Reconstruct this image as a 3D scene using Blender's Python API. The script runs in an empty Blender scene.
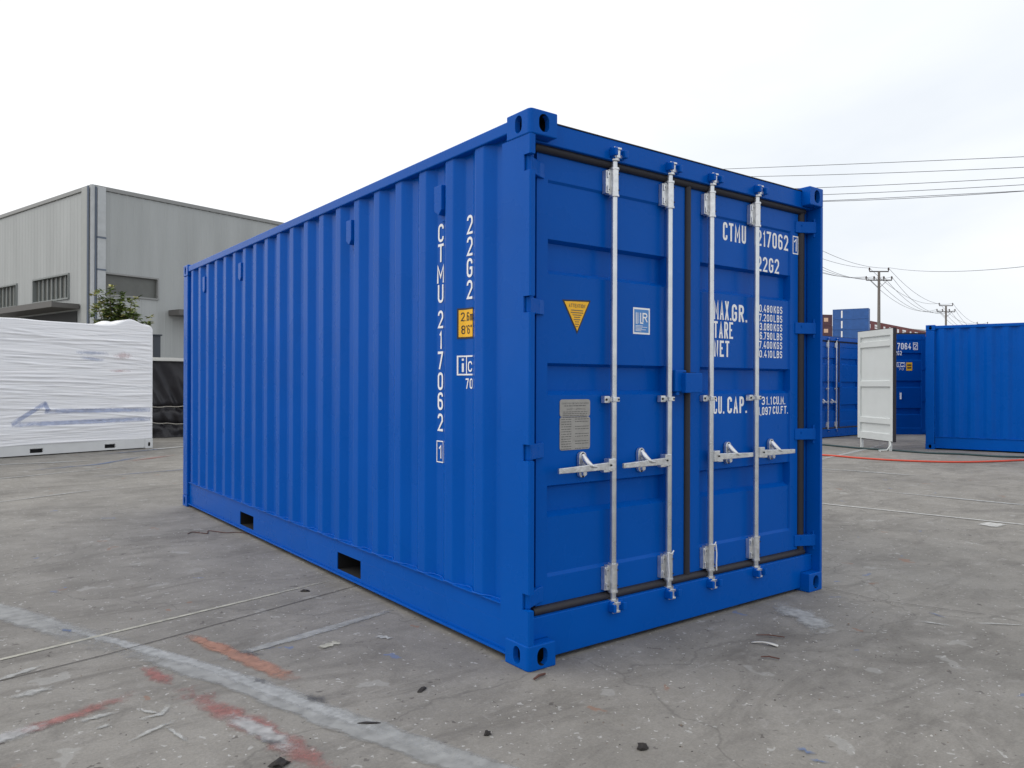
import bpy, bmesh, math, random
from mathutils import Vector, Matrix, noise
random.seed(7)
SC = bpy.context.scene
C = SC.collection
R = math.radians

# ------------------------------------------------------------------ camera
cam = bpy.data.cameras.new('camera'); camo = bpy.data.objects.new('camera', cam); C.objects.link(camo)
yaw, pitch, roll = 0.648069582, 0.000739164, 0.003433480
f = Vector((math.cos(pitch)*math.sin(yaw), math.cos(pitch)*math.cos(yaw), math.sin(pitch)))
r = Vector((math.cos(yaw), -math.sin(yaw), 0)); u = r.cross(f)
r2 = math.cos(roll)*r + math.sin(roll)*u; u2 = -math.sin(roll)*r + math.cos(roll)*u
camo.matrix_world = Matrix(((r2.x,u2.x,-f.x,-2.17915611),(r2.y,u2.y,-f.y,-2.74680732),(r2.z,u2.z,-f.z,1.31874248),(0,0,0,1)))
cam.sensor_width = 36; cam.lens = 767.113*36/1024; cam.clip_end = 3000; cam.clip_start = 0.05
SC.camera = camo

# ------------------------------------------------------------------ world, sun, exposure
SUN_EL, SUN_AZ = R(48), R(300)     # azimuth of the sun, clockwise from +Y
w = bpy.data.worlds.new('World'); SC.world = w; w.use_nodes = True
nt = w.node_tree; nt.nodes.clear()
N = nt.nodes.new; L = nt.links.new
out = N('ShaderNodeOutputWorld'); mix = N('ShaderNodeMixShader'); mix.inputs[0].default_value = 0.93
sky = N('ShaderNodeTexSky'); sky.sky_type = 'NISHITA'; sky.sun_disc = False
sky.sun_elevation = SUN_EL; sky.sun_rotation = SUN_AZ; sky.air_density = 1.5; sky.dust_density = 4
b1 = N('ShaderNodeBackground'); b1.inputs[1].default_value = 0.1; L(sky.outputs[0], b1.inputs[0])
tc = N('ShaderNodeTexCoord'); mp = N('ShaderNodeMapping'); mp.inputs['Scale'].default_value = (1, 1, 2.6)
L(tc.outputs['Generated'], mp.inputs[0])
n1 = N('ShaderNodeTexNoise'); n1.inputs['Scale'].default_value = 1.7; n1.inputs['Detail'].default_value = 5
n1.inputs['Roughness'].default_value = 0.5; n1.inputs['Distortion'].default_value = 0.5
L(mp.outputs[0], n1.inputs['Vector'])
# cloud cover is thinner (brighter) towards the sun's side of the sky
sd = Vector((math.sin(SUN_AZ)*math.cos(SUN_EL), math.cos(SUN_AZ)*math.cos(SUN_EL), math.sin(SUN_EL)))
dp = N('ShaderNodeVectorMath'); dp.operation = 'DOT_PRODUCT'; dp.inputs[1].default_value = sd
L(tc.outputs['Generated'], dp.inputs[0])
ma = N('ShaderNodeMath'); ma.operation = 'MULTIPLY_ADD'; L(dp.outputs['Value'], ma.inputs[0]); ma.inputs[1].default_value = 0.42
L(n1.outputs[0], ma.inputs[2])
cr = N('ShaderNodeValToRGB'); L(ma.outputs[0], cr.inputs[0])
e = cr.color_ramp.elements; e[0].position = 0.28; e[0].color = (0.76, 0.80, 0.85, 1); e[1].position = 0.93; e[1].color = (1.0, 1.0, 1.0, 1)
k = e.new(0.55); k.color = (0.90, 0.92, 0.95, 1)
b2 = N('ShaderNodeBackground'); b2.inputs[1].default_value = 1.12; L(cr.outputs[0], b2.inputs[0])
L(b1.outputs[0], mix.inputs[1]); L(b2.outputs[0], mix.inputs[2]); L(mix.outputs[0], out.inputs[0])
sl = bpy.data.lights.new('sun', 'SUN'); so = bpy.data.objects.new('sun', sl); C.objects.link(so)
sl.energy = 0.7; sl.angle = R(40); sl.color = (1, .97, .92)
so.rotation_euler = sd.to_track_quat('Z', 'Y').to_euler()
SC.view_settings.view_transform = 'Standard'; SC.view_settings.look = 'None'
SC.view_settings.exposure = 0.12; SC.view_settings.gamma = 1; SC.view_settings.use_curve_mapping = False

# ------------------------------------------------------------------ materials
def new_mat(name):
    m = bpy.data.materials.new(name); m.use_nodes = True
    return m, m.node_tree, m.node_tree.nodes['Principled BSDF']
def mat(name, col, rough=.5, metal=0, var=.0, vscale=3, bump=0, bscale=20, spec=.5, stretch=(1,1,1)):
    m, t, p = new_mat(name); n = t.nodes.new; l = t.links.new
    p.inputs['Roughness'].default_value = rough; p.inputs['Metallic'].default_value = metal
    p.inputs['Specular IOR Level'].default_value = spec
    p.inputs['Base Color'].default_value = (*col, 1)
    co = n('ShaderNodeTexCoord'); mp = n('ShaderNodeMapping'); mp.inputs['Scale'].default_value = stretch
    l(co.outputs['Object'], mp.inputs[0])
    if var:
        no = n('ShaderNodeTexNoise'); no.inputs['Scale'].default_value = vscale; no.inputs['Detail'].default_value = 6
        l(mp.outputs[0], no.inputs['Vector'])
        mr = n('ShaderNodeMapRange'); mr.inputs['To Min'].default_value = 1-var; mr.inputs['To Max'].default_value = 1+var
        mr.inputs['From Min'].default_value = .25; mr.inputs['From Max'].default_value = .75
        l(no.outputs[0], mr.inputs[0])
        hs = n('ShaderNodeHueSaturation'); hs.inputs['Color'].default_value = (*col, 1); l(mr.outputs[0], hs.inputs['Value'])
        l(hs.outputs[0], p.inputs['Base Color'])
        m2 = n('ShaderNodeMapRange'); m2.inputs['To Min'].default_value = max(.05, rough-.08); m2.inputs['To Max'].default_value = min(1, rough+.08)
        l(no.outputs[0], m2.inputs[0]); l(m2.outputs[0], p.inputs['Roughness'])
    if bump:
        nb = n('ShaderNodeTexNoise'); nb.inputs['Scale'].default_value = bscale; nb.inputs['Detail'].default_value = 3
        l(mp.outputs[0], nb.inputs['Vector'])
        bp = n('ShaderNodeBump'); bp.inputs['Strength'].default_value = .6; bp.inputs['Distance'].default_value = bump
        l(nb.outputs[0], bp.inputs['Height']); l(bp.outputs[0], p.inputs['Normal'])
    return m
BLUE = mat('blue_paint', (.0003, .088, .43), .28, spec=.09, var=.05, vscale=2.5, bump=.004, bscale=4)
BLUE2 = mat('blue_paint_background', (.0005, .066, .34), .36, spec=.07, var=.07, vscale=1.5, bump=.004, bscale=4)
DARK = mat('interior_black', (.004, .004, .005), .9)
RUB = mat('rubber_gasket', (.016, .015, .022), .6, var=.2, vscale=9)
ZINC = mat('galvanised_steel', (.66, .68, .70), .30, metal=.85, var=.12, vscale=14, bump=.0006, bscale=60)
ZINCW = mat('galvanised_casting', (.70, .71, .72), .34, metal=.8, var=.18, vscale=35, bump=.0025, bscale=70)
WHITE = mat('white_lettering', (.90, .91, .92), .5)
WPAINT = mat('white_door_paint', (.62, .65, .65), .4, var=.04)
YEL = mat('yellow_sticker', (.93, .50, .015), .45)
BLACK = mat('black_print', (.02, .018, .02), .5)
LBLUE = mat('light_blue_sticker', (.07, .25, .62), .45)
PLATE = mat('aluminium_plate', (.36, .35, .33), .45, metal=.35, var=.12, vscale=40)
PRINT = mat('grey_print', (.10, .10, .10), .6)
HOLE = mat('bolt_hole', (.01, .01, .012), .8)
TIE = mat('white_plastic_tie', (.75, .76, .78), .4)

# ------------------------------------------------------------------ mesh helpers
SPLIT = {'bar_guide','cam','cam_keeper','forklift_pocket','door_gasket','rivet','bolt','end_beam','handle_catch','gusset','weight_lettering','downpipe',
         'height_text','support_foot','side_marking','lock_box','owner_number','side_size_code','rail_code','plate_print','door_lettering','side_owner_number'}
class MB:
    def __init__(s): s.v = []; s.f = []; s.m = []; s.mi = 0; s.sm = []; s.smooth = False
    def add(s, vs, fs):
        b = len(s.v); s.v += [Vector(v) for v in vs]
        for q in fs: s.f.append([b+i for i in q]); s.m.append(s.mi); s.sm.append(s.smooth)
        return s
    def box(s, x0, x1, y0, y1, z0, z1):
        return s.add([(x,y,z) for x in (x0,x1) for y in (y0,y1) for z in (z0,z1)],
                     [(0,1,3,2),(4,6,7,5),(0,4,5,1),(2,3,7,6),(0,2,6,4),(1,5,7,3)])
    def prism(s, pts, a, b, ax):
        """polygon pts extruded along axis ax from a to b"""
        def P(p, t):
            q = list(p); q.insert(ax, t); return q
        n = len(pts)
        return s.add([P(p,a) for p in pts]+[P(p,b) for p in pts],
                     [list(range(n))[::-1], list(range(n,2*n))]+[[i,(i+1)%n,n+(i+1)%n,n+i] for i in range(n)])
    def cyl(s, p, q, ra, rb=None, n=12, cap=True):
        p, q = Vector(p), Vector(q); rb = ra if rb is None else rb
        d = (q-p).normalized(); a = d.orthogonal().normalized(); b = d.cross(a)
        vs = []
        for c, rr in ((p,ra),(q,rb)):
            vs += [c+(a*math.cos(2*math.pi*i/n)+b*math.sin(2*math.pi*i/n))*rr for i in range(n)]
        sm = s.smooth; s.smooth = True
        s.add(vs, [[i,(i+1)%n,n+(i+1)%n,n+i] for i in range(n)])
        s.smooth = False
        if cap: s.add(vs, [list(range(n))[::-1], list(range(n,2*n))])
        s.smooth = sm
        return s
    def tube(s, pts, rad, n=8):
        pts = [Vector(p) for p in pts]; vs = []; a = None
        for i, p in enumerate(pts):
            d = (pts[min(i+1,len(pts)-1)]-pts[max(i-1,0)]).normalized()
            if a is None: a = d.orthogonal().normalized()
            a = (a-d*a.dot(d)).normalized(); b = d.cross(a)
            rr = rad[i] if isinstance(rad, (list,tuple)) else rad
            vs += [p+(a*math.cos(2*math.pi*j/n)+b*math.sin(2*math.pi*j/n))*rr for j in range(n)]
        sm = s.smooth; s.smooth = True
        s.add(vs, [[i*n+j, i*n+(j+1)%n, (i+1)*n+(j+1)%n, (i+1)*n+j] for i in range(len(pts)-1) for j in range(n)])
        s.add(vs, [list(range(n))[::-1], list(range(len(vs)-n, len(vs)))])
        s.smooth = sm
        return s
    def pieces(s):
        """the separate pieces of this mesh: connected islands, joined when they nearly touch"""
        par = list(range(len(s.v)))
        def fd(a):
            while par[a] != a: par[a] = par[par[a]]; a = par[a]
            return a
        for q in s.f:
            for k in q[1:]: par[fd(k)] = fd(q[0])
        isl = {}
        for i in range(len(s.v)): isl.setdefault(fd(i), []).append(i)
        ks = list(isl); bx = []
        for k in ks:
            c = [s.v[i] for i in isl[k]]
            bx.append(([min(v[a] for v in c) for a in range(3)], [max(v[a] for v in c) for a in range(3)]))
        sz = [max(h-l for l, h in zip(*b)) for b in bx]; g = list(range(len(ks)))
        def fg(a):
            while g[a] != a: a = g[a]
            return a
        for i in range(len(ks)):
            for j in range(i):
                gap = math.sqrt(sum(max(0, bx[i][0][a]-bx[j][1][a], bx[j][0][a]-bx[i][1][a])**2 for a in range(3)))
                if gap <= max(.02, .5*max(sz[i], sz[j])): g[fg(i)] = fg(j)
        grp = {ks[i]: fg(i) for i in range(len(ks))}
        res = {}
        for q, mi, sm in zip(s.f, s.m, s.sm):
            r_ = res.setdefault(grp[fd(q[0])], (MB(), {}))
            mb, mp_ = r_
            for i in q:
                if i not in mp_: mp_[i] = len(mb.v); mb.v.append(s.v[i])
            mb.f.append([mp_[i] for i in q]); mb.m.append(mi); mb.sm.append(sm)
        return [r_[0] for r_ in res.values()]
    def build(s, name, m, parent=None, bevel=0, fix=True):
        if name in SPLIT and len(s.v) < 6000:
            ps = s.pieces()
            if len(ps) > 1: return [p.build(name, m, parent, bevel, fix) for p in ps][0]
        me = bpy.data.meshes.new(name); me.from_pydata([tuple(v) for v in s.v], [], s.f)
        for mm in (m if isinstance(m, (list,tuple)) else [m]): me.materials.append(mm)
        me.polygons.foreach_set('material_index', s.m); me.polygons.foreach_set('use_smooth', s.sm)
        if fix:
            bm = bmesh.new(); bm.from_mesh(me); bmesh.ops.recalc_face_normals(bm, faces=bm.faces); bm.to_mesh(me); bm.free()
        o = bpy.data.objects.new(name, me); C.objects.link(o)
        if parent is not None: o.parent = parent
        if bevel:
            bv = o.modifiers.new('bevel', 'BEVEL'); bv.width = bevel; bv.segments = 2; bv.limit_method = 'ANGLE'; bv.angle_limit = R(40)
        return o
def empty(name, loc=(0,0,0), rz=0):
    o = bpy.data.objects.new(name, None); C.objects.link(o); o.location = loc; o.rotation_euler = (0,0,rz); o.empty_display_size = .3
    return o
def tag(o, label=None, cat=None, group=None, kind=None):
    for a, b in (('label',label),('category',cat),('group',group),('kind',kind)):
        if b: o[a] = b
    return o
def kids(o): return [c for c in bpy.data.objects if c.parent == o]
def copy_tree(o, parent=None, skip=()):
    c = o.copy(); C.objects.link(c)
    if parent is not None: c.parent = parent
    for ch in kids(o):
        if ch.name.split('.')[0] in skip: continue
        copy_tree(ch, c, skip)
    return c

# ------------------------------------------------------------------ text
# narrow stencil-like lettering: each glyph is a few strokes in a unit box, corners marked r are rounded
def _g(*strokes): return strokes
_r = 'r'
GLY = {
 '0': _g([(0,0,_r),(0,1,_r),(1,1,_r),(1,0,_r),'c']),
 'O': _g([(0,0,_r),(0,1,_r),(1,1,_r),(1,0,_r),'c']),
 '1': _g([(0,.80),(1,1),(1,0)]),
 '2': _g([(0,.76),(0,1,_r),(1,1,_r),(1,.60),(0,0),(1,0)]),
 '3': _g([(0,.80),(0,1,_r),(1,1,_r),(1,.53,_r),(.30,.53)],[(.9,.53),(1,.50,_r),(1,0,_r),(0,0,_r),(0,.20)]),
 '4': _g([(1,.28),(0,.28),(.62,1)],[(.74,.50),(.74,0)]),
 '6': _g([(1,.80),(1,1,_r),(0,1,_r),(0,0,_r),(1,0,_r),(1,.57,_r),(.05,.57)]),
 '7': _g([(0,1),(1,1),(.30,0)]),
 '8': _g([(0,0,_r),(1,0,_r),(1,.53,_r),(0,.53,_r),'c'],[(0,.53,_r),(0,1,_r),(1,1,_r),(1,.53,_r),'c']),
 '9': _g([(0,.20),(0,0,_r),(1,0,_r),(1,1,_r),(0,1,_r),(0,.43,_r),(.95,.43)]),
 'A': _g([(0,0),(.5,1),(1,0)],[(.2,.28),(.8,.28)]),
 'B': _g([(0,0),(0,1),(1,1,_r),(1,.53,_r),(0,.53)],[(.9,.53),(1,.50,_r),(1,0,_r),(0,0)]),
 'C': _g([(1,.74),(1,1,_r),(0,1,_r),(0,0,_r),(1,0,_r),(1,.26)]),
 'D': _g([(0,0),(0,1),(1,1,_r),(1,0,_r),'c']),
 'E': _g([(1,1),(0,1),(0,0),(1,0)],[(0,.53),(.8,.53)]),
 'F': _g([(1,1),(0,1),(0,0)],[(0,.53),(.8,.53)]),
 'G': _g([(1,.74),(1,1,_r),(0,1,_r),(0,0,_r),(1,0,_r),(1,.48),(.5,.48)]),
 'I': _g([(.5,0),(.5,1)]),
 'K': _g([(0,0),(0,1)],[(1,1),(.05,.42)],[(.32,.62),(1,0)]),
 'L': _g([(0,1),(0,0),(1,0)]),
 'M': _g([(0,0),(0,1),(.5,.30),(1,1),(1,0)]),
 'N': _g([(0,0),(0,1),(1,0),(1,1)]),
 'P': _g([(0,0),(0,1),(1,1,_r),(1,.48,_r),(0,.48)]),
 'R': _g([(0,0),(0,1),(1,1,_r),(1,.50,_r),(0,.50)],[(.5,.50),(1,0)]),
 'S': _g([(1,.80),(1,1,_r),(0,1,_r),(0,.53,_r),(1,.53,_r),(1,0,_r),(0,0,_r),(0,.20)]),
 'T': _g([(0,1),(1,1)],[(.5,1),(.5,0)]),
 'U': _g([(0,1),(0,0,_r),(1,0,_r),(1,1)]),
 'V': _g([(0,1),(.5,0),(1,1)]),
 'X': _g([(0,0),(1,1)],[(0,1),(1,0)]),
 'Y': _g([(0,1),(.5,.45),(1,1)],[(.5,.45),(.5,0)]),
 '.': _g([(.5,0),(.5,.07)]), ',': _g([(.6,.06),(.2,-.12)]), "'": _g([(.5,1),(.5,.80)]), '"': _g([(0,1),(0,.78)],[(1,1),(1,.78)]),
 'i': _g([(.5,0),(.5,.68)],[(.5,.90),(.5,1)]), 'c': _g([(1,.72),(1,1,_r),(0,1,_r),(0,0,_r),(1,0,_r),(1,.28)]),
 'm': _g([(0,0),(0,.7),(.5,.7),(.5,0)],[(.5,.7),(1,.7),(1,0)]),
}
GW = {'1':.50,'.':.18,',':.22,"'":.2,'"':.5,'i':.2,'I':.25,'M':1.25,' ':.45,'m':1.2}
def text_bm(s, x0, x1, z0, z1, bold=.012, tk=None):
    """lettering as a bmesh in (x, z) fitted to the given rectangle, y = 0"""
    bm = bmesh.new(); h = z1-z0; t = tk or h*(.125+bold*1.6)
    n = len(s); gap = .34
    tot = sum(GW.get(c, 1) for c in s)+gap*(n-1); uw = (x1-x0)/tot; t = min(t, uw*.36)
    x = x0; lay = 0
    for ch in s:
        w_ = GW.get(ch, 1)*uw
        for st in GLY.get(ch, ()):
            closed = st[-1] == 'c'; P = [p for p in st if p != 'c']
            pts = []; 
            Q = [Vector((x+t/2+p[0]*max(1e-5, w_-t), z0+t/2+p[1]*(h-t))) for p in P]
            rd = max(.0001, min(w_-t, h-t))*.5
            m_ = len(P)
            for i, p in enumerate(P):
                if len(p) < 3 or (not closed and i in (0, m_-1)): pts.append(Q[i]); continue
                a, b, c = Q[i-1], Q[i], Q[(i+1) % m_]
                r_ = min(rd, (a-b).length*.5 if len(P[i-1]) > 2 else (a-b).length*.9, (c-b).length*.5 if len(P[(i+1)%m_]) > 2 else (c-b).length*.9)
                p0, p1 = b+(a-b).normalized()*r_, b+(c-b).normalized()*r_
                for k in range(6):
                    u_ = k/5; pts.append((1-u_)**2*p0+2*u_*(1-u_)*(b*.88+(p0+p1)*.06)+u_*u_*p1)
            if not closed:
                for e0, e1, pe in ((0,1,P[0]),(-1,-2,P[-1])):      # ends on the box border get a square cap
                    d_ = (pts[e0]-pts[e1]).normalized()
                    if (abs(d_.x) > abs(d_.y) and (pe[0] <= 0 or pe[0] >= 1)) or (abs(d_.y) >= abs(d_.x) and (pe[1] <= 0 or pe[1] >= 1)): pts[e0] = pts[e0]+d_*t/2
            cl = [pts[0]]
            for q in pts[1:]:
                if (q-cl[-1]).length > 1e-6: cl.append(q)
            if closed and (cl[0]-cl[-1]).length < 1e-6: cl.pop()
            pts = cl; N_ = len(pts); L_s = []
            for i in range(N_):
                a = pts[i-1] if (i or closed) else None; c = pts[(i+1) % N_] if (i < N_-1 or closed) else None
                d0 = (pts[i]-a).normalized() if a is not None else None; d1 = (c-pts[i]).normalized() if c is not None else None
                if d0 is None: d0 = d1
                if d1 is None: d1 = d0
                nn = Vector((-(d0.y+d1.y), d0.x+d1.x))
                if nn.length < .2: nn = Vector((-d0.y, d0.x))
                nn.normalize(); k_ = nn.dot(Vector((-d0.y, d0.x))); nn *= t/2*min(1.7, 1/max(.3, k_))
                L_s.append((pts[i]+nn, pts[i]-nn))
            y = -.0002*lay; lay = (lay+1) % 3
            vs = [[bm.verts.new((q.x, y-.000008*i, q.y)) for q in pr] for i, pr in enumerate(L_s)]
            for i in range(N_ if closed else N_-1):
                j = (i+1) % N_; bm.faces.new((vs[i][0], vs[i][1], vs[j][1], vs[j][0]))
        x += w_+gap*uw
    return bm
def mb_from_bm(mb, bm, fn):
    bm.verts.index_update()
    mb.add([fn(v.co) for v in bm.verts], [[v.index for v in fc.verts] for fc in bm.faces]); bm.free()
def frame_rect(mb, x0, x1, z0, z1, t, fn):
    for (a,b,c,d) in ((x0,x1,z1-t,z1),(x0,x1,z0,z0+t),(x0,x0+t,z0+t,z1-t),(x1-t,x1,z0+t,z1-t)):
        mb.add([fn(Vector(p)) for p in ((a,0,c),(b,0,c),(b,0,d),(a,0,d))], [(0,1,2,3)])

# ------------------------------------------------------------------ container geometry
W, LN, H = 2.438, 6.058, 2.591
PITCH, A0 = .2805, .467
def side_profile(y):
    """inward offset (x) of the corrugated side wall at distance y from the door end"""
    k = math.ceil((y-A0)/PITCH); a = A0+k*PITCH; t = a-y       # 0..PITCH
    lo, hi = .018, .054
    if t <= .072: return lo
    if t <= .140: return lo+(hi-lo)*(t-.072)/.068
    if t <= .210: return hi
    if t <= .278: return hi-(hi-lo)*(t-.210)/.068
    return lo
def soft_profile(y, w=.011):
    return sum(side_profile(y+w*s) for s in (-1,-.5,0,.5,1))/5
FOLDS = []
for k in range(-1, 22):
    a = A0+k*PITCH
    FOLDS += [a, a-.072, a-.140, a-.210]
def corner_casting(cx, cy, cz, name='corner_casting', parent=None):
    """cx, cy, cz in {0,1}: which corner"""
    sx, sy, sz = .162, .178, .118
    bm = bmesh.new()
    vs = [bm.verts.new((x,y,z)) for x in (0,sx) for y in (0,sy) for z in (0,sz)]
    for q in [(0,1,3,2),(4,6,7,5),(0,4,5,1),(2,3,7,6),(0,2,6,4),(1,5,7,3)]: bm.faces.new([vs[i] for i in q])
    bmesh.ops.recalc_face_normals(bm, faces=bm.faces)
    ed = [e for e in bm.edges if all(abs(v.co.x)<1e-6 and abs(v.co.y)<1e-6 for v in e.verts)]
    bmesh.ops.bevel(bm, geom=ed, offset=.022, segments=5, profile=.5, affect='EDGES')
    ed = [e for e in bm.edges if all(v.co.z > sz-1e-6 for v in e.verts) or all(v.co.z < 1e-6 for v in e.verts)]
    bmesh.ops.bevel(bm, geom=ed, offset=.006, segments=2, profile=.5, affect='EDGES')
    me = bpy.data.meshes.new(name); bm.to_mesh(me); bm.free()
    o = bpy.data.objects.new(name, me)
    C.objects.link(o)
    def stad(cu, cv, hw, hh, n=8):
        pts = []
        for i in range(n+1): t = math.pi*i/n; pts.append((cu+hw*math.cos(t), cv+hh-hw+hw*math.sin(t)))
        for i in range(n+1): t = math.pi+math.pi*i/n; pts.append((cu+hw*math.cos(t), cv-hh+hw+hw*math.sin(t)))
        return pts
    cut = MB()
    cut.prism(stad(.089, .059, .026, .041), -.02, .06, 0)       # hole in the side face (y,z)
    c2 = MB(); c2.prism(stad(.083, .059, .031, .042), -.02, .07, 1)
    c3 = MB(); c3.box(.03, .14, .03, .155, .018, .100)
    for cc in (cut, c2, c3):
        co = cc.build('cutter', DARK)
        md = o.modifiers.new('b', 'BOOLEAN'); md.object = co; md.operation = 'DIFFERENCE'; md.solver = 'EXACT'
        bpy.context.view_layer.update()
        dg = bpy.context.evaluated_depsgraph_get()
        nm = bpy.data.meshes.new_from_object(o.evaluated_get(dg))
        o.modifiers.clear(); o.data = nm; bpy.data.objects.remove(co)
    bpy.data.objects.remove(o)
    return nm
CAST = corner_casting(0,0,0)
def cast_obj(cx, cy, cz, parent):
    me = CAST.copy(); me.materials.clear(); me.materials.append(BLUE); me.materials.append(DARK)
    bm = bmesh.new(); bm.from_mesh(me)
    for fc in bm.faces:
        c = fc.calc_center_median()
        fc.material_index = 1 if (.0295 <= c.x <= .1405 and .0295 <= c.y <= .1555 and .0175 <= c.z <= .1005) else 0
    for v in bm.verts:
        x, y, z = v.co
        if cx: x = W-x
        if cy: y = LN-y
        if cz: z = H-z
        v.co = (x, y, z)
    bmesh.ops.recalc_face_normals(bm, faces=bm.faces)
    bm.to_mesh(me); bm.free()
    o = bpy.data.objects.new('corner_casting', me); C.objects.link(o); o.parent = parent
    return o

def side_wall(x_sign):
    m = MB(); m.smooth = True
    ys = set()
    for fl in FOLDS:
        for d in (-.010,-.0055,-.002,.002,.0055,.010): ys.add(round(fl+d,4))
    ys = sorted(y for y in ys if .2 < y < LN-.17); ys = [.2]+ys+[LN-.17]
    zs = [.266, .75, 1.4, 2.0, 2.515]
    vs = []
    for z in zs:
        for y in ys:
            x = soft_profile(y, .006)+.0012*math.sin(y*2.3+z*1.7)
            vs.append((x if x_sign == 0 else W-x, y, z))
    n = len(ys)
    m.add(vs, [(j*n+i, j*n+i+1, (j+1)*n+i+1, (j+1)*n+i) for j in range(len(zs)-1) for i in range(n-1)])
    return m

F_HEAD, F_DOOR, F_BAR = .060, .105, .072
def seen(x, z, y):
    """a point measured on the y = 0 plane, moved back to depth y"""
    return x+y*(x+2.179)/2.747, z+y*(z-1.319)/2.747
Z0, Z1 = .256, 2.430                      # door leaf height
BANDS = [(2.026,1.858),(1.424,1.268),(.829,.676)]
def leaf_profile(bands=None):
    P = .010; D = .046
    pr = [(Z1,0),(2.310,0),(2.298,P)]
    for a, b in (bands or BANDS): pr += [(a,P),(a-.014,D),(b+.022,D),(b,P)]
    pr += [(.404,P),(.388,0),(Z0,0)]
    return pr
def leaf_mesh(x0, x1, px0, px1, y0, bands=None):
    """door leaf between x0 and x1, pressed panel between px0 and px1, outer face at y0"""
    m = MB(); pr = leaf_profile(bands); T = .052
    for xa, xb in ((x0,px0),(px1,x1)):
        m.add([(xa,y0,Z0),(xb,y0,Z0),(xb,y0,Z1),(xa,y0,Z1)], [(0,1,2,3)])
    c = .006
    for (za,pa),(zb,pb) in zip(pr, pr[1:]):
        m.add([(px0+(c if pa or pb else 0),y0+pa,za),(px1-(c if pa or pb else 0),y0+pa,za),(px1-(c if pa or pb else 0),y0+pb,zb),(px0+(c if pa or pb else 0),y0+pb,zb)], [(0,1,2,3)])
        if pa or pb:
            for xx, xe in ((px0,px0+c),(px1,px1-c)):
                m.add([(xx,y0,za),(xe,y0+pa,za),(xe,y0+pb,zb),(xx,y0,zb)], [(0,1,2,3)])
    m.add([(x0,y0,Z0),(x0,y0+T,Z0),(x0,y0+T,Z1),(x0,y0,Z1)], [(0,1,2,3)])
    m.add([(x1,y0,Z0),(x1,y0+T,Z0),(x1,y0+T,Z1),(x1,y0,Z1)], [(0,1,2,3)])
    m.add([(x0,y0,Z0),(x1,y0,Z0),(x1,y0+T,Z0),(x0,y0+T,Z0)], [(0,1,2,3)])
    m.add([(x0,y0,Z1),(x1,y0,Z1),(x1,y0+T,Z1),(x0,y0+T,Z1)], [(0,1,2,3)])
    m.mi = 1                                   # inner skin: frame proud, pressed panel
    for xa, xb in ((x0,px0),(px1,x1)):
        m.add([(xa,y0+T,Z0),(xb,y0+T,Z0),(xb,y0+T,Z1),(xa,y0+T,Z1)], [(0,1,2,3)])
    q = lambda p: T if p == 0 else p+.004
    for (za,pa),(zb,pb) in zip(pr, pr[1:]):
        A, B = q(pa), q(pb)
        m.add([(px0,y0+A,za),(px1,y0+A,za),(px1,y0+B,zb),(px0,y0+B,zb)], [(0,1,2,3)])
        for xx in (px0,px1): m.add([(xx,y0+T+.0001,za),(xx,y0+A,za),(xx,y0+B,zb),(xx,y0+T+.0001,zb)], [(0,1,2,3)])
    return m

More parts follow.
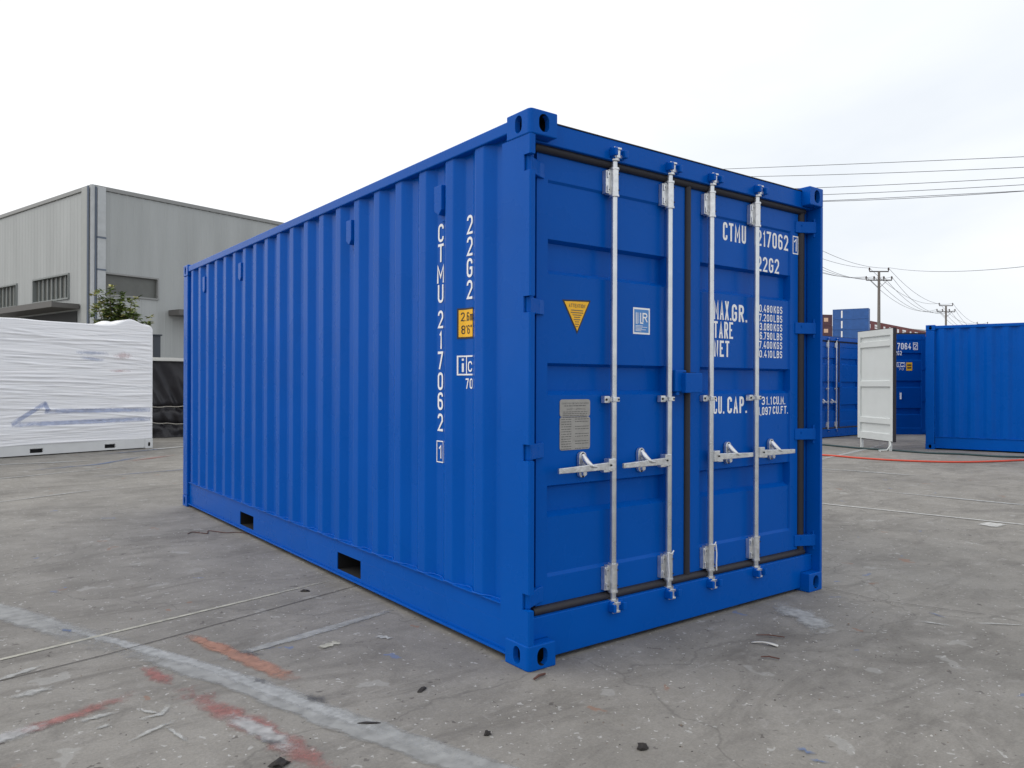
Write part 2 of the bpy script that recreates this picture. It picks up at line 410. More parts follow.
def locking_bar(parent, x, sgn, full=True):
    """one vertical locking bar at x with guides, cams; sgn -1: handle to the left, +1: to the right"""
    y = F_BAR
    b = MB(); b.cyl((x,y,.20),(x,y,2.475),.0165,n=16)
    bar = b.build('locking_bar', ZINC, parent)
    g = MB()
    for z0, z1 in ((2.285,2.425),(.262,.402)):
        g.cyl((x,y,z0),(x,y,z1),.0225,n=16)
        g.cyl((x,y,z0-.004),(x,y,z0+.006),.026,n=16); g.cyl((x,y,z1-.006),(x,y,z1+.004),.026,n=16)
        g.box(x-.054,x-.026,y+.004,y+.033,z0+.010,z1-.012)          # flange plate on the door
        g.box(x-.050,x-.040,y-.004,y+.006,z0+.016,z0+.050); g.box(x-.050,x-.040,y-.004,y+.006,z1-.052,z1-.018)
        g.box(x-.032,x-.014,y+.006,y+.033,z0+.006,z1-.004)
        g.box(x+.014,x+.028,y-.004,y+.033,z0+.010,z1-.010)
    # middle clamp
    g.box(x-.058,x-.020,y+.004,y+.033,1.226,1.262); g.box(x-.021,x+.026,y-.020,y+.033,1.232,1.256)
    go = g.build('bar_guide', ZINCW, parent, bevel=.003)
    h = MB()
    for z0, z1 in ((2.285,2.425),(.262,.402)):
        for z in (z0+.030, z1-.030):
            h.cyl((x+.016,y-.0215,z),(x+.0165,y-.010,z),.0035,n=8)
            h.cyl((x-.033,y+.0025,z),(x-.033,y+.008,z),.004,n=8)
    h.cyl((x-.046,y+.0005,1.244),(x-.046,y+.008,1.244),.006,n=8); h.cyl((x+.017,y-.0222,1.244),(x+.017,y-.015,1.244),.005,n=8)
    h.build('rivet', HOLE, go)
    # cams and keepers
    c = MB()
    for s, z in ((1,2.475),(-1,.212)):
        c.cyl((x,y,z-.012*s),(x,y,z+.006*s),.028,n=14)
        c.box(x-.034,x+.040,y-.026,y-.012,z+s*.004 if s>0 else z-.018,z+.018 if s>0 else z-.004)
        c.box(x-.012,x+.014,y-.030,y-.006,min(z,z+s*.048),max(z,z+s*.048))
        c.prism([(x-.036,y-.036),(x+.014,y-.040),(x+.022,y-.024),(x+.010,y-.012),(x-.030,y-.020)], z+s*.046-.005, z+s*.046+.005, 2)
    c.build('cam', ZINCW, parent, bevel=.002)
    kq = MB()
    for s, z in ((1,2.496),(-1,.187)):
        kq.box(x-.046,x-.026,F_HEAD-.044,F_HEAD+.002,z-.018,z+.022)
        kq.box(x+.030,x+.054,F_HEAD-.036,F_HEAD+.002,z-.018,z+.022)
        kq.box(x-.040,x+.050,F_HEAD-.012,F_HEAD+.001,z-.024,z+.030)
    kq.build('cam_keeper', BLUE, parent, bevel=.004)
    return bar
def handle(parent, x, sgn, length, zc=.908):
    y = F_BAR
    m = MB()
    hx = x+sgn*.042
    m.box(min(x+sgn*.006,hx+sgn*.012),max(x+sgn*.006,hx+sgn*.012),y-.026,y+.014,zc-.027,zc+.036)     # clamp hub
    m.box(min(hx,hx+sgn*.045),max(hx,hx+sgn*.045),y-.022,y+.006,zc-.031,zc-.012)
    n = 8                                                                                            # tapering lever
    x0, x1 = x+sgn*.035, x+sgn*length
    vs = []
    for i in range(n+1):
        t = i/n; xx = x0+(x1-x0)*t; zz = zc-.004*t; hh = .019*(1-t)+.013*t; yy = y-.014-.012*math.sin(t*1.4)
        vs += [(xx,yy-.007,zz-hh),(xx,yy-.007,zz+hh),(xx,yy+.007,zz+hh),(xx,yy+.007,zz-hh)]
    fs = [[4*i+j,4*i+(j+1)%4,4*i+4+(j+1)%4,4*i+4+j] for i in range(n) for j in range(4)]+[[0,1,2,3],[4*n+3,4*n+2,4*n+1,4*n]]
    m.add(vs, fs)
    ho = m.build('handle', ZINCW, parent, bevel=.003)
    # retainer: oval back plate + hook
    k = MB(); xc = x+sgn*.192
    pts = [(xc+.025*math.cos(t)*1.0, zc+.012+(.040 if math.sin(t)>0 else -.040)+.025*math.sin(t)) for t in [i*math.pi/8 for i in range(16)]]
    k.prism([(p[0],p[1]) for p in pts], F_DOOR-.014, F_DOOR+.006, 1)
    k.tube([(xc,F_DOOR-.010,zc+.058),(xc+.001,F_DOOR-.022,zc+.044),(xc+.004,y-.008,zc+.026),(xc+.014,y-.024,zc+.010),(xc+.030,y-.026,zc+.004),(xc+.056,y-.025,zc+.002)], [.014,.016,.015,.012,.008,.004], 10)
    k.cyl((xc,F_DOOR-.030,zc-.030),(xc,F_DOOR-.012,zc-.030),.013,.016,n=10)
    ko = k.build('handle_catch', ZINCW, parent, bevel=.0025)
    q = MB(); q.cyl((xc,F_DOOR-.0155,zc+.066),(xc,F_DOOR-.010,zc+.066),.007,n=8); q.cyl((xc,F_DOOR-.0155,zc-.046),(xc,F_DOOR-.010,zc-.046),.007,n=8)
    q.cyl((hx,y-.0315,zc+.004),(hx,y-.026,zc+.004),.005,n=8)
    q.build('bolt', HOLE, ko)

HZ = [2.345, 1.690, 1.004, .315]
LX0, LX1, LP0, LP1 = .125, 1.192, .194, 1.045
RX0, RX1, RP0, RP1 = 1.238, 2.305, 1.327, 2.222
def make_container():
    root = empty('shipping_container')
    # corner castings
    for cx in (0,1):
        for cy in (0,1):
            for cz in (0,1): cast_obj(cx, cy, cz, root)
    # door-end posts: side plate, lip broken at the hinges, inner web
    for sx in (0,1):
        m = MB()
        X = (lambda a,b: (a,b)) if sx == 0 else (lambda a,b: (W-b,W-a))
        m.box(*X(.004,.012), .052, .222, .118, H-.118)
        m.box(*X(.012,.110), .108, .222, .118, H-.118)
        cuts = sorted((z-.038, z+.038) for z in HZ); z = .118
        for a, b in (cuts if sx == 0 else [])+[(H-.118,0)]:
            m.prism([(X(.004,.004)[0],.0525),(X(.004,.004)[0],.010),(X(.010,.010)[0],.004),(X(.034,.034)[0],.004),(X(.034,.034)[0],.100),(X(.028,.028)[0],.1075),(X(.0125,.0125)[0],.1075),(X(.0125,.0125)[0],.0525)], z, a, 2); z = b
        m.build('corner_post', BLUE, root)
        # front (blind) end posts
    for sx in (0,1):
        m = MB(); X = (lambda a,b: (a,b)) if sx == 0 else (lambda a,b: (W-b,W-a))
        m.box(*X(.004,.110), LN-.168, LN-.006, .118, H-.118)
        m.build('corner_post', BLUE, root, bevel=.01)
    # top side rails and bottom side rails
    for sx in (0,1):
        X = (lambda a,b: (a,b)) if sx == 0 else (lambda a,b: (W-b,W-a))
        m = MB(); m.box(*X(.006,.066), .178, LN-.178, 2.512, 2.572)
        m.build('top_side_rail', BLUE, root, bevel=.006)
        m = MB()
        ya, yb = .178, LN-.178
        P = [(1.780,2.135),(3.842,4.200)]
        xs = X(.030,.036)
        m.box(*xs, ya, yb, .176, .258); m.box(*xs, ya, yb, .0405, .060)
        y = ya
        for a, b in P+[(yb,0)]:
            m.box(*xs, y, a, .060, .176); y = b
        m.box(*X(.010,.0365), ya, yb, .030, .040)          # bottom flange
        m.box(*X(.014,.075), ya, yb, .2585, .2655)         # top flange
        br = m.build('bottom_side_rail', BLUE, root, bevel=.0015)
        d = MB()
        for a, b in P:
            d.box(*X(.0365,.30), a-.006, a-.0003, .058, .18); d.box(*X(.0365,.30), b+.0003, b+.006, .058, .18)
            d.box(*X(.0365,.30), a, b, .1765, .180); d.box(*X(.0365,.30), a, b, .052, .0595); d.box(*X(.20,.21), a, b, .060, .176)
        d.build('forklift_pocket', DARK, br)
        # weld bead along the foot of the wall
        wd = MB(); pts = []; y = .215
        while y < LN-.18:
            x = soft_profile(y)-.004; pts.append((X(x,x)[0], y, .268+.0015*math.sin(y*37)+.001*math.sin(y*91))); y += .02
        wd.tube(pts, .0055, 6)
        wd.build('weld_bead', BLUE, br)
    for s in (0,1):
        side_wall(s).build('side_wall', BLUE, root)
    # vents
    for yc in (.815, 1.93, 4.17, 5.30):
        m = MB()
        m.prism([(yc-.038,2.395),(yc+.038,2.395),(yc+.038,2.262),(yc-.010,2.232),(yc-.038,2.262)], .007, .0575, 0)
        m.prism([(yc-.030,2.238),(yc+.020,2.238),(yc+.014,2.205),(yc-.024,2.205)], .044, .0575, 0)
        m.build('vent', BLUE, root, bevel=.004)
    # roof and floor, blind end
    m = MB(); m.box(.066, W-.066, .12, LN-.05, 2.538, 2.552); m.build('roof', BLUE, root)
    m = MB(); m.box(.05, W-.05, .17, LN-.05, .18, .20); m.build('floor', DARK, root)
    m = MB(); n = 8
    pts = []
    xx = .11; k = 0
    while xx < W-.12:
        pts += [(xx,LN-.02),(xx+.10,LN-.02),(xx+.125,LN-.065),(xx+.225,LN-.065)]; xx += .25
    pts = [p for p in pts if p[0] < W-.11]
    m.add([(p[0],p[1],.118) for p in pts]+[(p[0],p[1],H-.118) for p in pts], [(i,i+1,len(pts)+i+1,len(pts)+i) for i in range(len(pts)-1)])
    m.build('end_wall', BLUE, root)
    m = MB(); m.box(.162,W-.162,LN-.075,LN-.008,.03,.16); m.box(.162,W-.162,LN-.075,LN-.008,2.47,2.572); m.build('end_beam', BLUE, root, bevel=.004)
    # door header and sill
    m = MB(); m.prism([(.035,2.462),(W-.035,2.462),(W-.035,2.4725),(W-.1625,2.4725),(W-.1625,2.566),(.1625,2.566),(.1625,2.4725),(.035,2.4725)], F_HEAD, F_HEAD+.08, 1)
    hd = m.build('door_header', BLUE, root, bevel=.004)
    m = MB(); m.box(.16, W-.16, F_HEAD-.003, F_HEAD+.05, 2.5665, 2.5715); m.build('rain_gutter_edge', RUB, hd)
    m = MB(); m.prism([(.1625,.020),(W-.1625,.020),(W-.1625,.1185),(W-.035,.1185),(W-.035,.222),(.035,.222),(.035,.1185),(.1625,.1185)], F_HEAD, F_HEAD+.09, 1)
    m.build('door_sill', BLUE, root, bevel=.004)
    m = MB()       # small gusset plates beside the castings
    for xx in (.036, W-.066): m.box(xx, xx+.03, .03, .10, H-.124, H-.1185); 
    m.build('gusset', BLUE, root)
    # gaskets
    m = MB()
    gy = F_DOOR-.004
    def half(p0, p1, rad): m.tube([p0, p1], rad, 10)
    for (zc) in (2.452, .236):
        half((.100,gy,zc),(W-.080,gy,zc),.0235)
    half((1.215,gy+.006,.235),(1.215,gy+.006,2.452),.0225)
    half((W-.101,gy+.008,.25),(W-.101,gy+.008,2.44),.027); half((.105,F_DOOR+.040,.25),(.105,F_DOOR+.040,2.44),.018)
    m.build('door_gasket', RUB, root)
    # doors
    for sd_, (x0,x1,p0,p1) in (('L',(LX0,LX1,LP0,LP1)),('R',(RX0,RX1,RP0,RP1))):
        d = leaf_mesh(x0,x1,p0,p1,F_DOOR).build('door', [BLUE, WPAINT], root, bevel=.004, fix=False)
        bars = ((.608,-1,.392),(1.030,-1,.378)) if sd_ == 'L' else ((1.385,1,.360),(1.815,1,.366))
        for bx, sg, ln in bars:
            locking_bar(d, bx, sg); handle(d, bx, sg, ln)
        for z in HZ:
            h = MB()
            if sd_ == 'L': T = lambda a: a
            else: T = lambda a: W-a
            zz = .036
            h.prism([(T(.016),.062),(T(.022),.040),(T(.036),.034),(T(.052),.046),(T(.130),.086),(T(.168),.0985),(T(.168),.112),(T(.140),.112),(T(.040),.100),(T(.016),.086)], z-zz, z+zz, 2)
            h.cyl((T(.030),.052,z-.060),(T(.030),.052,z+.060),.010,n=10)
            h.cyl((T(.120),.080,z+.012),(T(.120),.090,z+.012),.008,n=8)
            h.build('hinge', BLUE, d, bevel=.003)
    # centre lock box
    m = MB()
    m.box(1.060,1.150,.052,F_DOOR+.002,1.283,1.402)
    m.box(1.110,1.252,.022,.060,1.276,1.386); m.box(1.215,1.248,.060,F_DOOR+.002,1.285,1.378)
    m.box(1.075,1.10,.056,F_DOOR,1.262,1.283)
    lb = m.build('lock_box', BLUE, root, bevel=.005)
    m = MB(); m.box(1.120,1.205,.030,.100,1.3865,1.3885); m.build('lock_box_opening', DARK, lb)
    return root

main = make_container()
tag(main, 'large blue container lettered CTMU 217062 with four locking bars, nearest of all', 'shipping container')

# copies for the background before the markings are added
def place(o, x, y, rz):
    o.location = (x, y, 0); o.rotation_euler = (0,0,rz)
oblique = copy_tree(main, skip=('vent',))
side_on = copy_tree(main, skip=('vent','locking_bar','bar_guide','cam','cam_keeper','handle','handle_catch','lock_box'))
frontal = copy_tree(main, skip=('vent','door','lock_box'))

# ------------------------------------------------------------------ markings on the main container
PY = F_DOOR+.010-.0012
def door_text(mb, s, x0, x1, z0, z1, bold=.012, y=PY):
    a, b = seen(x0, z0, y); c, d = seen(x1, z1, y)
    mb_from_bm(mb, text_bm(s, a, c, b, d, bold), lambda p: (p.x, y+p.y, p.z))
def door_pt(x, z, y=PY):
    a, b = seen(x, z, y); return (a, y, b)
m = MB()
door_text(m, 'CTMU', 1.397, 1.610, 2.143, 2.247)
door_text(m, '217062', 1.716, 2.033, 2.148, 2.243)
door_text(m, '22G2', 1.716, 1.939, 1.998, 2.087)
m.build('owner_number', WHITE, main)
m = MB(); y = F_DOOR-.0012
door_text(m, '1', 2.098, 2.126, 2.155, 2.234, .0, y)
frame_rect(m, seen(2.084,0,y)[0], seen(2.143,0,y)[0], seen(0,2.137,y)[1], seen(0,2.250,y)[1], .007, lambda p: (p.x, y, p.z))
m.build('check_digit', WHITE, main)
m = MB()
door_text(m, 'MAX.', 1.318, 1.470, 1.690, 1.798, .02); door_text(m, 'GR.', 1.480, 1.617, 1.686, 1.785, .02)
door_text(m, 'TARE', 1.318, 1.492, 1.585, 1.680, .02); door_text(m, 'NET', 1.322, 1.458, 1.480, 1.572, .02)
door_text(m, 'CU.', 1.318, 1.408, 1.158, 1.256, .02); door_text(m, 'CAP.', 1.442, 1.617, 1.158, 1.254, .02)
rows = [('30.480','KGS'),('67.200','LBS'),('  3.080','KGS'),('6.790','LBS'),('27.400','KGS'),('60.410','LBS')]
for i, (a, b) in enumerate(rows):
    z = 1.800-i*.0542
    x0 = 1.708 if i not in (2,3) else 1.746
    door_text(m, a.strip(), x0, 1.872, z-.044, z, .02); door_text(m, b, 1.886, 1.974, z-.044, z, .02)
door_text(m, '31.1', 1.768, 1.868, 1.203, 1.252, .02); door_text(m, 'CU.M.', 1.884, 2.004, 1.203, 1.252, .02)
door_text(m, '1,097', 1.735, 1.862, 1.142, 1.190, .02); door_text(m, 'CU.FT.', 1.880, 2.034, 1.146, 1.193, .02)
m.build('weight_lettering', WHITE, main)
# warning triangle
y0 = F_DOOR+.010-.001
def tri(mb, pts, y):
    mb.add([(p[0], y, p[1]) for p in pts], [(0,1,2)])
T = [seen(*p, y0) for p in ((.196,1.722),(.380,1.729),(.291,1.562))]
cx = sum(p[0] for p in T)/3; cz = sum(p[1] for p in T)/3
m = MB(); tri(m, T, y0); o = m.build('warning_sticker', BLACK, main); o['label'] = 'yellow triangular warning sticker with black rim reading ATTENTION'
ts = [(cx+(p[0]-cx)*.86, cz+(p[1]-cz)*.86) for p in T]
m = MB(); tri(m, ts, y0-.0012); m.build('yellow_field', YEL, o)
m = MB(); top = ts[0][1]
mb_from_bm(m, text_bm('ATTENTION', cx-.054, cx+.054, top-.027, top-.009, .0), lambda p: (p.x, y0-.0024+p.y, p.z))
for i, (wd, h) in enumerate(((.040,.0055),(.042,.0055),(.030,.0055),(.020,.005),(.022,.0055),(.014,.005),(.013,.005),(.009,.005))):
    z = top-.040-i*.0115; m.box(cx-wd, cx+wd, y0-.0026, y0-.0022, z-h/2, z+h/2*.3)
m.build('warning_text', PRINT, o)
# inspection sticker
def dq(x0,x1,z0,z1,y,mb): 
    a, b = seen(x0,z0,y); c, d = seen(x1,z1,y); mb.add([(a,y,b),(c,y,b),(c,y,d),(a,y,d)], [(0,1,2,3)])
m = MB(); dq(.674,.798,1.580,1.716,y0,m); st = m.build('inspection_sticker', WHITE, main); st['label'] = 'small white bordered blue sticker with the letters LR'
m = MB(); dq(.683,.789,1.589,1.707,y0-.001,m); m.build('blue_field', LBLUE, st)
m = MB(); yy = y0-.002
a, b = seen(.683,1.589,yy); c, d = seen(.789,1.707,yy); ww, hh = c-a, d-b
mb_from_bm(m, text_bm('L', a+ww*.40, a+ww*.62, b+hh*.38, b+hh*.86, .0), lambda p: (p.x, yy+p.y, p.z))
mb_from_bm(m, text_bm('R', a+ww*.56, a+ww*.90, b+hh*.46, b+hh*.86, .02), lambda p: (p.x, yy-.0005+p.y, p.z))
m.box(a+ww*.10, a+ww*.15, yy-.0005, yy, b+hh*.36, b+hh*.86); m.box(a+ww*.21, a+ww*.24, yy-.0005, yy, b+hh*.36, b+hh*.86); m.box(a+ww*.29, a+ww*.31, yy-.0005, yy, b+hh*.40, b+hh*.86)
for i, q in enumerate((.55,.9,.5,.8,.45)): m.box(a+ww*.08, a+ww*(.08+q*.9), yy-.0005, yy, b+hh*(.28-i*.055), b+hh*(.30-i*.055))
m.build('sticker_print', WHITE, st)
# data plate
yy = y0-.002
a, b = seen(.184,1.008,yy); c, d = seen(.378,1.249,yy)
def rr(x0,x1,z0,z1,rd,n=4):
    pts = []
    for cx_, cz_, t0 in ((x1-rd,z1-rd,0),(x0+rd,z1-rd,90),(x0+rd,z0+rd,180),(x1-rd,z0+rd,270)):
        for i in range(n+1): t = R(t0+90*i/n); pts.append((cx_+rd*math.cos(t), cz_+rd*math.sin(t)))
    return pts
m = MB(); zm = b+(d-b)*.655
m.prism(rr(a,c,b,zm-.0006,.014), yy, y0+.0005, 1); m.prism(rr(a,c,zm+.0006,d,.014), yy, y0+.0005, 1)
dpl = m.build('data_plate', PLATE, main)
m = MB(); rnd = random.Random(3)
def dash(mb, x0, x1, z, t):
    x = x0
    while x < x1:
        wd = rnd.uniform(.006,.022); mb.box(x, min(x+wd,x1), yy-.0006, yy-.0001, z-t/2, z+t/2); x += wd+rnd.uniform(.002,.005)
mb_from_bm(m, text_bm('CONVENTION FOR SAFE CONTAINERS', a+.012, c-.012, d-.024, d-.016, 0), lambda p: (p.x, yy-.0004+p.y, p.z))
dash(m, a+.03, c-.03, d-.032, .004); mb_from_bm(m, text_bm('SAFETY APPROVAL', a+.045, c-.030, d-.052, d-.045, 0), lambda p: (p.x, yy-.0004+p.y, p.z))
for i in range(4): dash(m, a+.02, c-.02, d-.062-i*.009, .003)
for i in range(13):
    z = zm-.012-i*.0122
    dash(m, a+.010, a+.075, z, .0032)
    if i % 3 != 2: dash(m, a+.10, c-.010, z, .0032)
m.build('plate_print', PRINT, dpl)
# loose white tie straps left on the bar ends
for tx, zt, s_ in ((1.024,.402,-1),(1.385,.405,1)):
    m = MB(); m.tube([(tx-.026,F_BAR-.020,zt+.010),(tx,F_BAR-.030,zt+.004),(tx+.026,F_BAR-.018,zt+.014)], .004, 6)
    m.tube([(tx+s_*.022,F_BAR-.022,zt+.006),(tx+s_*.024,F_BAR-.027,zt-.05),(tx+s_*.020,F_BAR-.028,zt-.10),(tx+s_*.024,F_BAR-.026,zt-.145)], .004, 6)
    m.build('tie_strap', TIE, main)

# side wall lettering, wrapped over the corrugation
OFF = .0028
def side_pt(p):        # text plane: p.x = -y (so that it reads from outside), p.z = z
    y = -p.x; return (soft_profile(y,.006)-OFF+p.y+.0012*math.sin(y*2.3+p.z*1.7), y, p.z)
def side_bm(mb, bm):
    for fl in FOLDS:
        for dl in (-.012,-.005,.005,.012):
            yv = fl+dl
            if .3 < yv < 1.3:
                bmesh.ops.bisect_plane(bm, geom=bm.verts[:]+bm.edges[:]+bm.faces[:], plane_co=(-yv,0,0), plane_no=(1,0,0))
    mb_from_bm(mb, bm, side_pt)
def side_text(mb, s, ya, yb, z0, z1, bold=.01): side_bm(mb, text_bm(s, -yb, -ya, z0, z1, bold))
def side_rect(mb, ya, yb, z0, z1, off=0):
    bm = bmesh.new(); vs = [bm.verts.new(p) for p in ((-yb,0,z0),(-ya,0,z0),(-ya,0,z1),(-yb,0,z1))]; bm.faces.new(vs)
    s = len(mb.v); side_bm(mb, bm)
    for v in mb.v[s:]: v.x -= off
m = MB()
top, step = 2.180, .1190
zz = 2.182
for ch, z1 in zip('CTMU', (2.200,2.090,1.975,1.866)):
    side_text(m, ch, .820 if ch != 'M' else .814, .878 if ch != 'M' else .886, z1-.100, z1)
for ch, z1 in zip('217062', (1.724,1.611,1.499,1.385,1.275,1.159)):
    if ch == '1': side_text(m, ch, .836, .862, z1-.098, z1)
    else: side_text(m, ch, .822, .876, z1-.098, z1)
side_text(m, '1', .838, .862, .912, .986, .0)
for (p,q,z0,z1) in ((.816,.886,1.003,1.009),(.816,.886,.889,.895),(.816,.822,.895,1.003),(.880,.886,.895,1.003)): side_rect(m, p, q, z0, z1)
m.build('side_owner_number', WHITE, main)
m = MB()
for ch, z1 in zip('22G2', (2.200,2.087,1.975,1.862)):
    side_text(m, ch, .538, .592, z1-.100, z1)
m.build('side_size_code', WHITE, main)
m = MB(); side_rect(m, .530, .650, 1.558, 1.718); hs = m.build('height_sticker', BLACK, main); hs['label'] = 'yellow height sticker with black rim reading 2.6m and 8\'6"'
m = MB(); side_rect(m, .530, .640, 1.567, 1.709, .001); m.build('yellow_field', YEL, hs)
m = MB(); side_text(m, '2.6m', .533, .628, 1.650, 1.696, .0); side_text(m, "8'6\"", .542, .625, 1.582, 1.628, .0)
for v in m.v: v.x -= .002
m.build('height_text', BLACK, hs)
m = MB()
t = .007
for (p,q,z0,z1) in ((.533,.650,1.462,1.470),(.533,.650,1.366,1.374),(.642,.650,1.374,1.462),(.588,.596,1.374,1.462)): side_rect(m, p, q, z0, z1)
side_text(m, 'i', .600, .636, 1.384, 1.454, .02, ); side_text(m, 'c', .540, .578, 1.384, 1.440, .02)
side_text(m, '70', .533, .600, 1.296, 1.350, .012)
m.build('rail_code', WHITE, main)

# ------------------------------------------------------------------ ground
def ground_mat():
    m, t, p = new_mat('worn_concrete'); n = t.nodes.new; l = t.links.new
    co = n('ShaderNodeTexCoord')
    def noise_(scale, det=6, rough=.6, dist=0, st=(1,1,1), rot=0):
        mp = n('ShaderNodeMapping'); mp.inputs['Scale'].default_value = st; mp.inputs['Rotation'].default_value = (0,0,rot)
        l(co.outputs['Object'], mp.inputs[0])
        x = n('ShaderNodeTexNoise'); x.inputs['Scale'].default_value = scale; x.inputs['Detail'].default_value = det
        x.inputs['Roughness'].default_value = rough; x.inputs['Distortion'].default_value = dist; l(mp.outputs[0], x.inputs['Vector']); return x.outputs[0]
    def ramp(v, a, b, ca=(0,0,0,1), cb=(1,1,1,1)):
        x = n('ShaderNodeValToRGB'); x.color_ramp.elements[0].position = a; x.color_ramp.elements[0].color = ca
        x.color_ramp.elements[1].position = b; x.color_ramp.elements[1].color = cb; l(v, x.inputs[0]); return x.outputs[0]
    def mixc(fac, a, b, mode='MIX'):
        x = n('ShaderNodeMix'); x.data_type = 'RGBA'; x.blend_type = mode
        if isinstance(fac, float): x.inputs[0].default_value = fac
        else: l(fac, x.inputs[0])
        for sck, v in ((x.inputs[6],a),(x.inputs[7],b)):
            if isinstance(v, tuple): sck.default_value = v
            else: l(v, sck)
        return x.outputs[2]
    base = mixc(ramp(noise_(.55,8,.62,.6), .36, .66), (.170,.161,.146,1), (.255,.241,.217,1))
    base = mixc(ramp(noise_(2.6,9,.7,.3,(1,1,1)), .40, .68), base, mixc(.5, base, (.33,.315,.29,1)))
    # dark rubbed dirt in streaky patches
    base = mixc(ramp(noise_(1.1,9,.72,1.2,(1,2.2,1),.6), .49, .68, (0,0,0,1), (.8,.8,.8,1)), base, (.128,.119,.107,1))
    base = mixc(ramp(noise_(6,7,.75,.5,(3,1,1),-.5), .58, .74, (0,0,0,1), (.45,.45,.45,1)), base, (.13,.122,.115,1))
    base = mixc(ramp(noise_(4.5,8,.7,.8,(1,2.5,1),.2), .60, .70, (0,0,0,1), (.5,.5,.5,1)), base, (.37,.36,.345,1))
    base = mixc(ramp(noise_(14,9,.8,.6,(1,1.8,1),.9), .50, .72, (0,0,0,1), (.5,.5,.5,1)), base, (.150,.142,.130,1))
    base = mixc(ramp(noise_(11,9,.8,.9,(2.2,1,1),.3), .56, .72, (0,0,0,1), (.55,.55,.55,1)), base, (.36,.35,.33,1))
    # faint spilled colours
    base = mixc(ramp(noise_(.8,6,.7,.4,(1,1,1),1.1), .66, .76, (0,0,0,1), (.25,.25,.25,1)), base, (.28,.17,.14,1))
    base = mixc(ramp(noise_(.9,6,.7,.4,(1.3,1,1),2.3), .68, .76, (0,0,0,1), (.28,.28,.28,1)), base, (.14,.17,.24,1))
    # fine grain
    g = noise_(90,4,.8)
    x = n('ShaderNodeMapRange'); x.inputs['From Min'].default_value = .25; x.inputs['From Max'].default_value = .75
    x.inputs['To Min'].default_value = .80; x.inputs['To Max'].default_value = 1.2; l(g, x.inputs[0])
    hs = n('ShaderNodeHueSaturation'); l(base, hs.inputs['Color']); l(x.outputs[0], hs.inputs['Value']); base = hs.outputs[0]
    # flecks of paint and pits
    def flecks(scale, thr, sel, col, amt, seed):
        mp = n('ShaderNodeMapping'); mp.inputs['Location'].default_value = (seed, seed*1.7, 0); mp.inputs['Scale'].default_value = (1,1.0,1)
        nz = n('ShaderNodeTexNoise'); nz.inputs['Scale'].default_value = scale*2.4; nz.inputs['Detail'].default_value = 3
        l(co.outputs['Object'], nz.inputs['Vector'])
        av = n('ShaderNodeVectorMath'); av.operation = 'MULTIPLY_ADD'; l(nz.outputs['Color'], av.inputs[0]); av.inputs[1].default_value = (.9/scale,.9/scale,0)
        l(co.outputs['Object'], av.inputs[2]); l(av.outputs[0], mp.inputs[0])
        v = n('ShaderNodeTexVoronoi'); v.voronoi_dimensions = '2D'; v.inputs['Scale'].default_value = scale; l(mp.outputs[0], v.inputs['Vector'])
        a = ramp(v.outputs['Distance'], thr*.75, thr, (1,1,1,1), (0,0,0,1))
        sp = n('ShaderNodeSeparateColor'); l(v.outputs['Color'], sp.inputs[0])
        b = ramp(sp.outputs[0], sel, sel+.02)
        mu = n('ShaderNodeMath'); mu.operation = 'MULTIPLY'; l(a, mu.inputs[0]); l(b, mu.inputs[1])
        m2 = n('ShaderNodeMath'); m2.operation = 'MULTIPLY'; l(mu.outputs[0], m2.inputs[0]); m2.inputs[1].default_value = amt
        return m2.outputs[0]
    base = mixc(flecks(2.6,.12,.72,0,.35,3.1), base, (.40,.40,.385,1))
    base = mixc(flecks(8,.09,.80,0,.45,1.3), base, (.50,.50,.485,1))
    base = mixc(flecks(20,.11,.80,0,.6,7.7), base, (.55,.55,.54,1))
    base = mixc(flecks(7,.08,.80,0,.7,9.2), base, (.07,.06,.055,1))
    base = mixc(flecks(17,.11,.82,0,.6,4.4), base, (.08,.07,.065,1))
    base = mixc(flecks(2.1,.07,.90,0,.6,12.2), base, (.25,.13,.08,1))
    base = mixc(flecks(2.6,.06,.90,0,.6,15.2), base, (.10,.16,.32,1))
    # hairline cracks
    vn = n('ShaderNodeTexVoronoi'); vn.voronoi_dimensions = '2D'; vn.feature = 'DISTANCE_TO_EDGE'; vn.inputs['Scale'].default_value = .33
    nz = n('ShaderNodeTexNoise'); nz.inputs['Scale'].default_value = 1.8; nz.inputs['Detail'].default_value = 6; l(co.outputs['Object'], nz.inputs['Vector'])
    av = n('ShaderNodeVectorMath'); av.operation = 'MULTIPLY_ADD'; l(nz.outputs['Color'], av.inputs[0]); av.inputs[1].default_value = (.7,.7,0); l(co.outputs['Object'], av.inputs[2])
    l(av.outputs[0], vn.inputs['Vector'])
    ck = ramp(vn.outputs['Distance'], .0006, .0022, (.35,.35,.35,1), (0,0,0,1))
    base = mixc(ck, base, (.06,.055,.05,1))
    l(base, p.inputs['Base Color'])
    rg = n('ShaderNodeMapRange'); rg.inputs['To Min'].default_value = .62; rg.inputs['To Max'].default_value = .92; l(noise_(1.4,6), rg.inputs[0]); l(rg.outputs[0], p.inputs['Roughness'])
    p.inputs['Specular IOR Level'].default_value = .35
    bp = n('ShaderNodeBump'); bp.inputs['Distance'].default_value = .004; bp.inputs['Strength'].default_value = .7
    l(noise_(38,6,.75), bp.inputs['Height']); l(bp.outputs[0], p.inputs['Normal'])
    return m
m = MB(); m.add([(-400,-400,0),(900,-400,0),(900,900,0),(-400,900,0)], [(0,1,2,3)])
tag(m.build('ground', ground_mat(), fix=False), kind='structure')

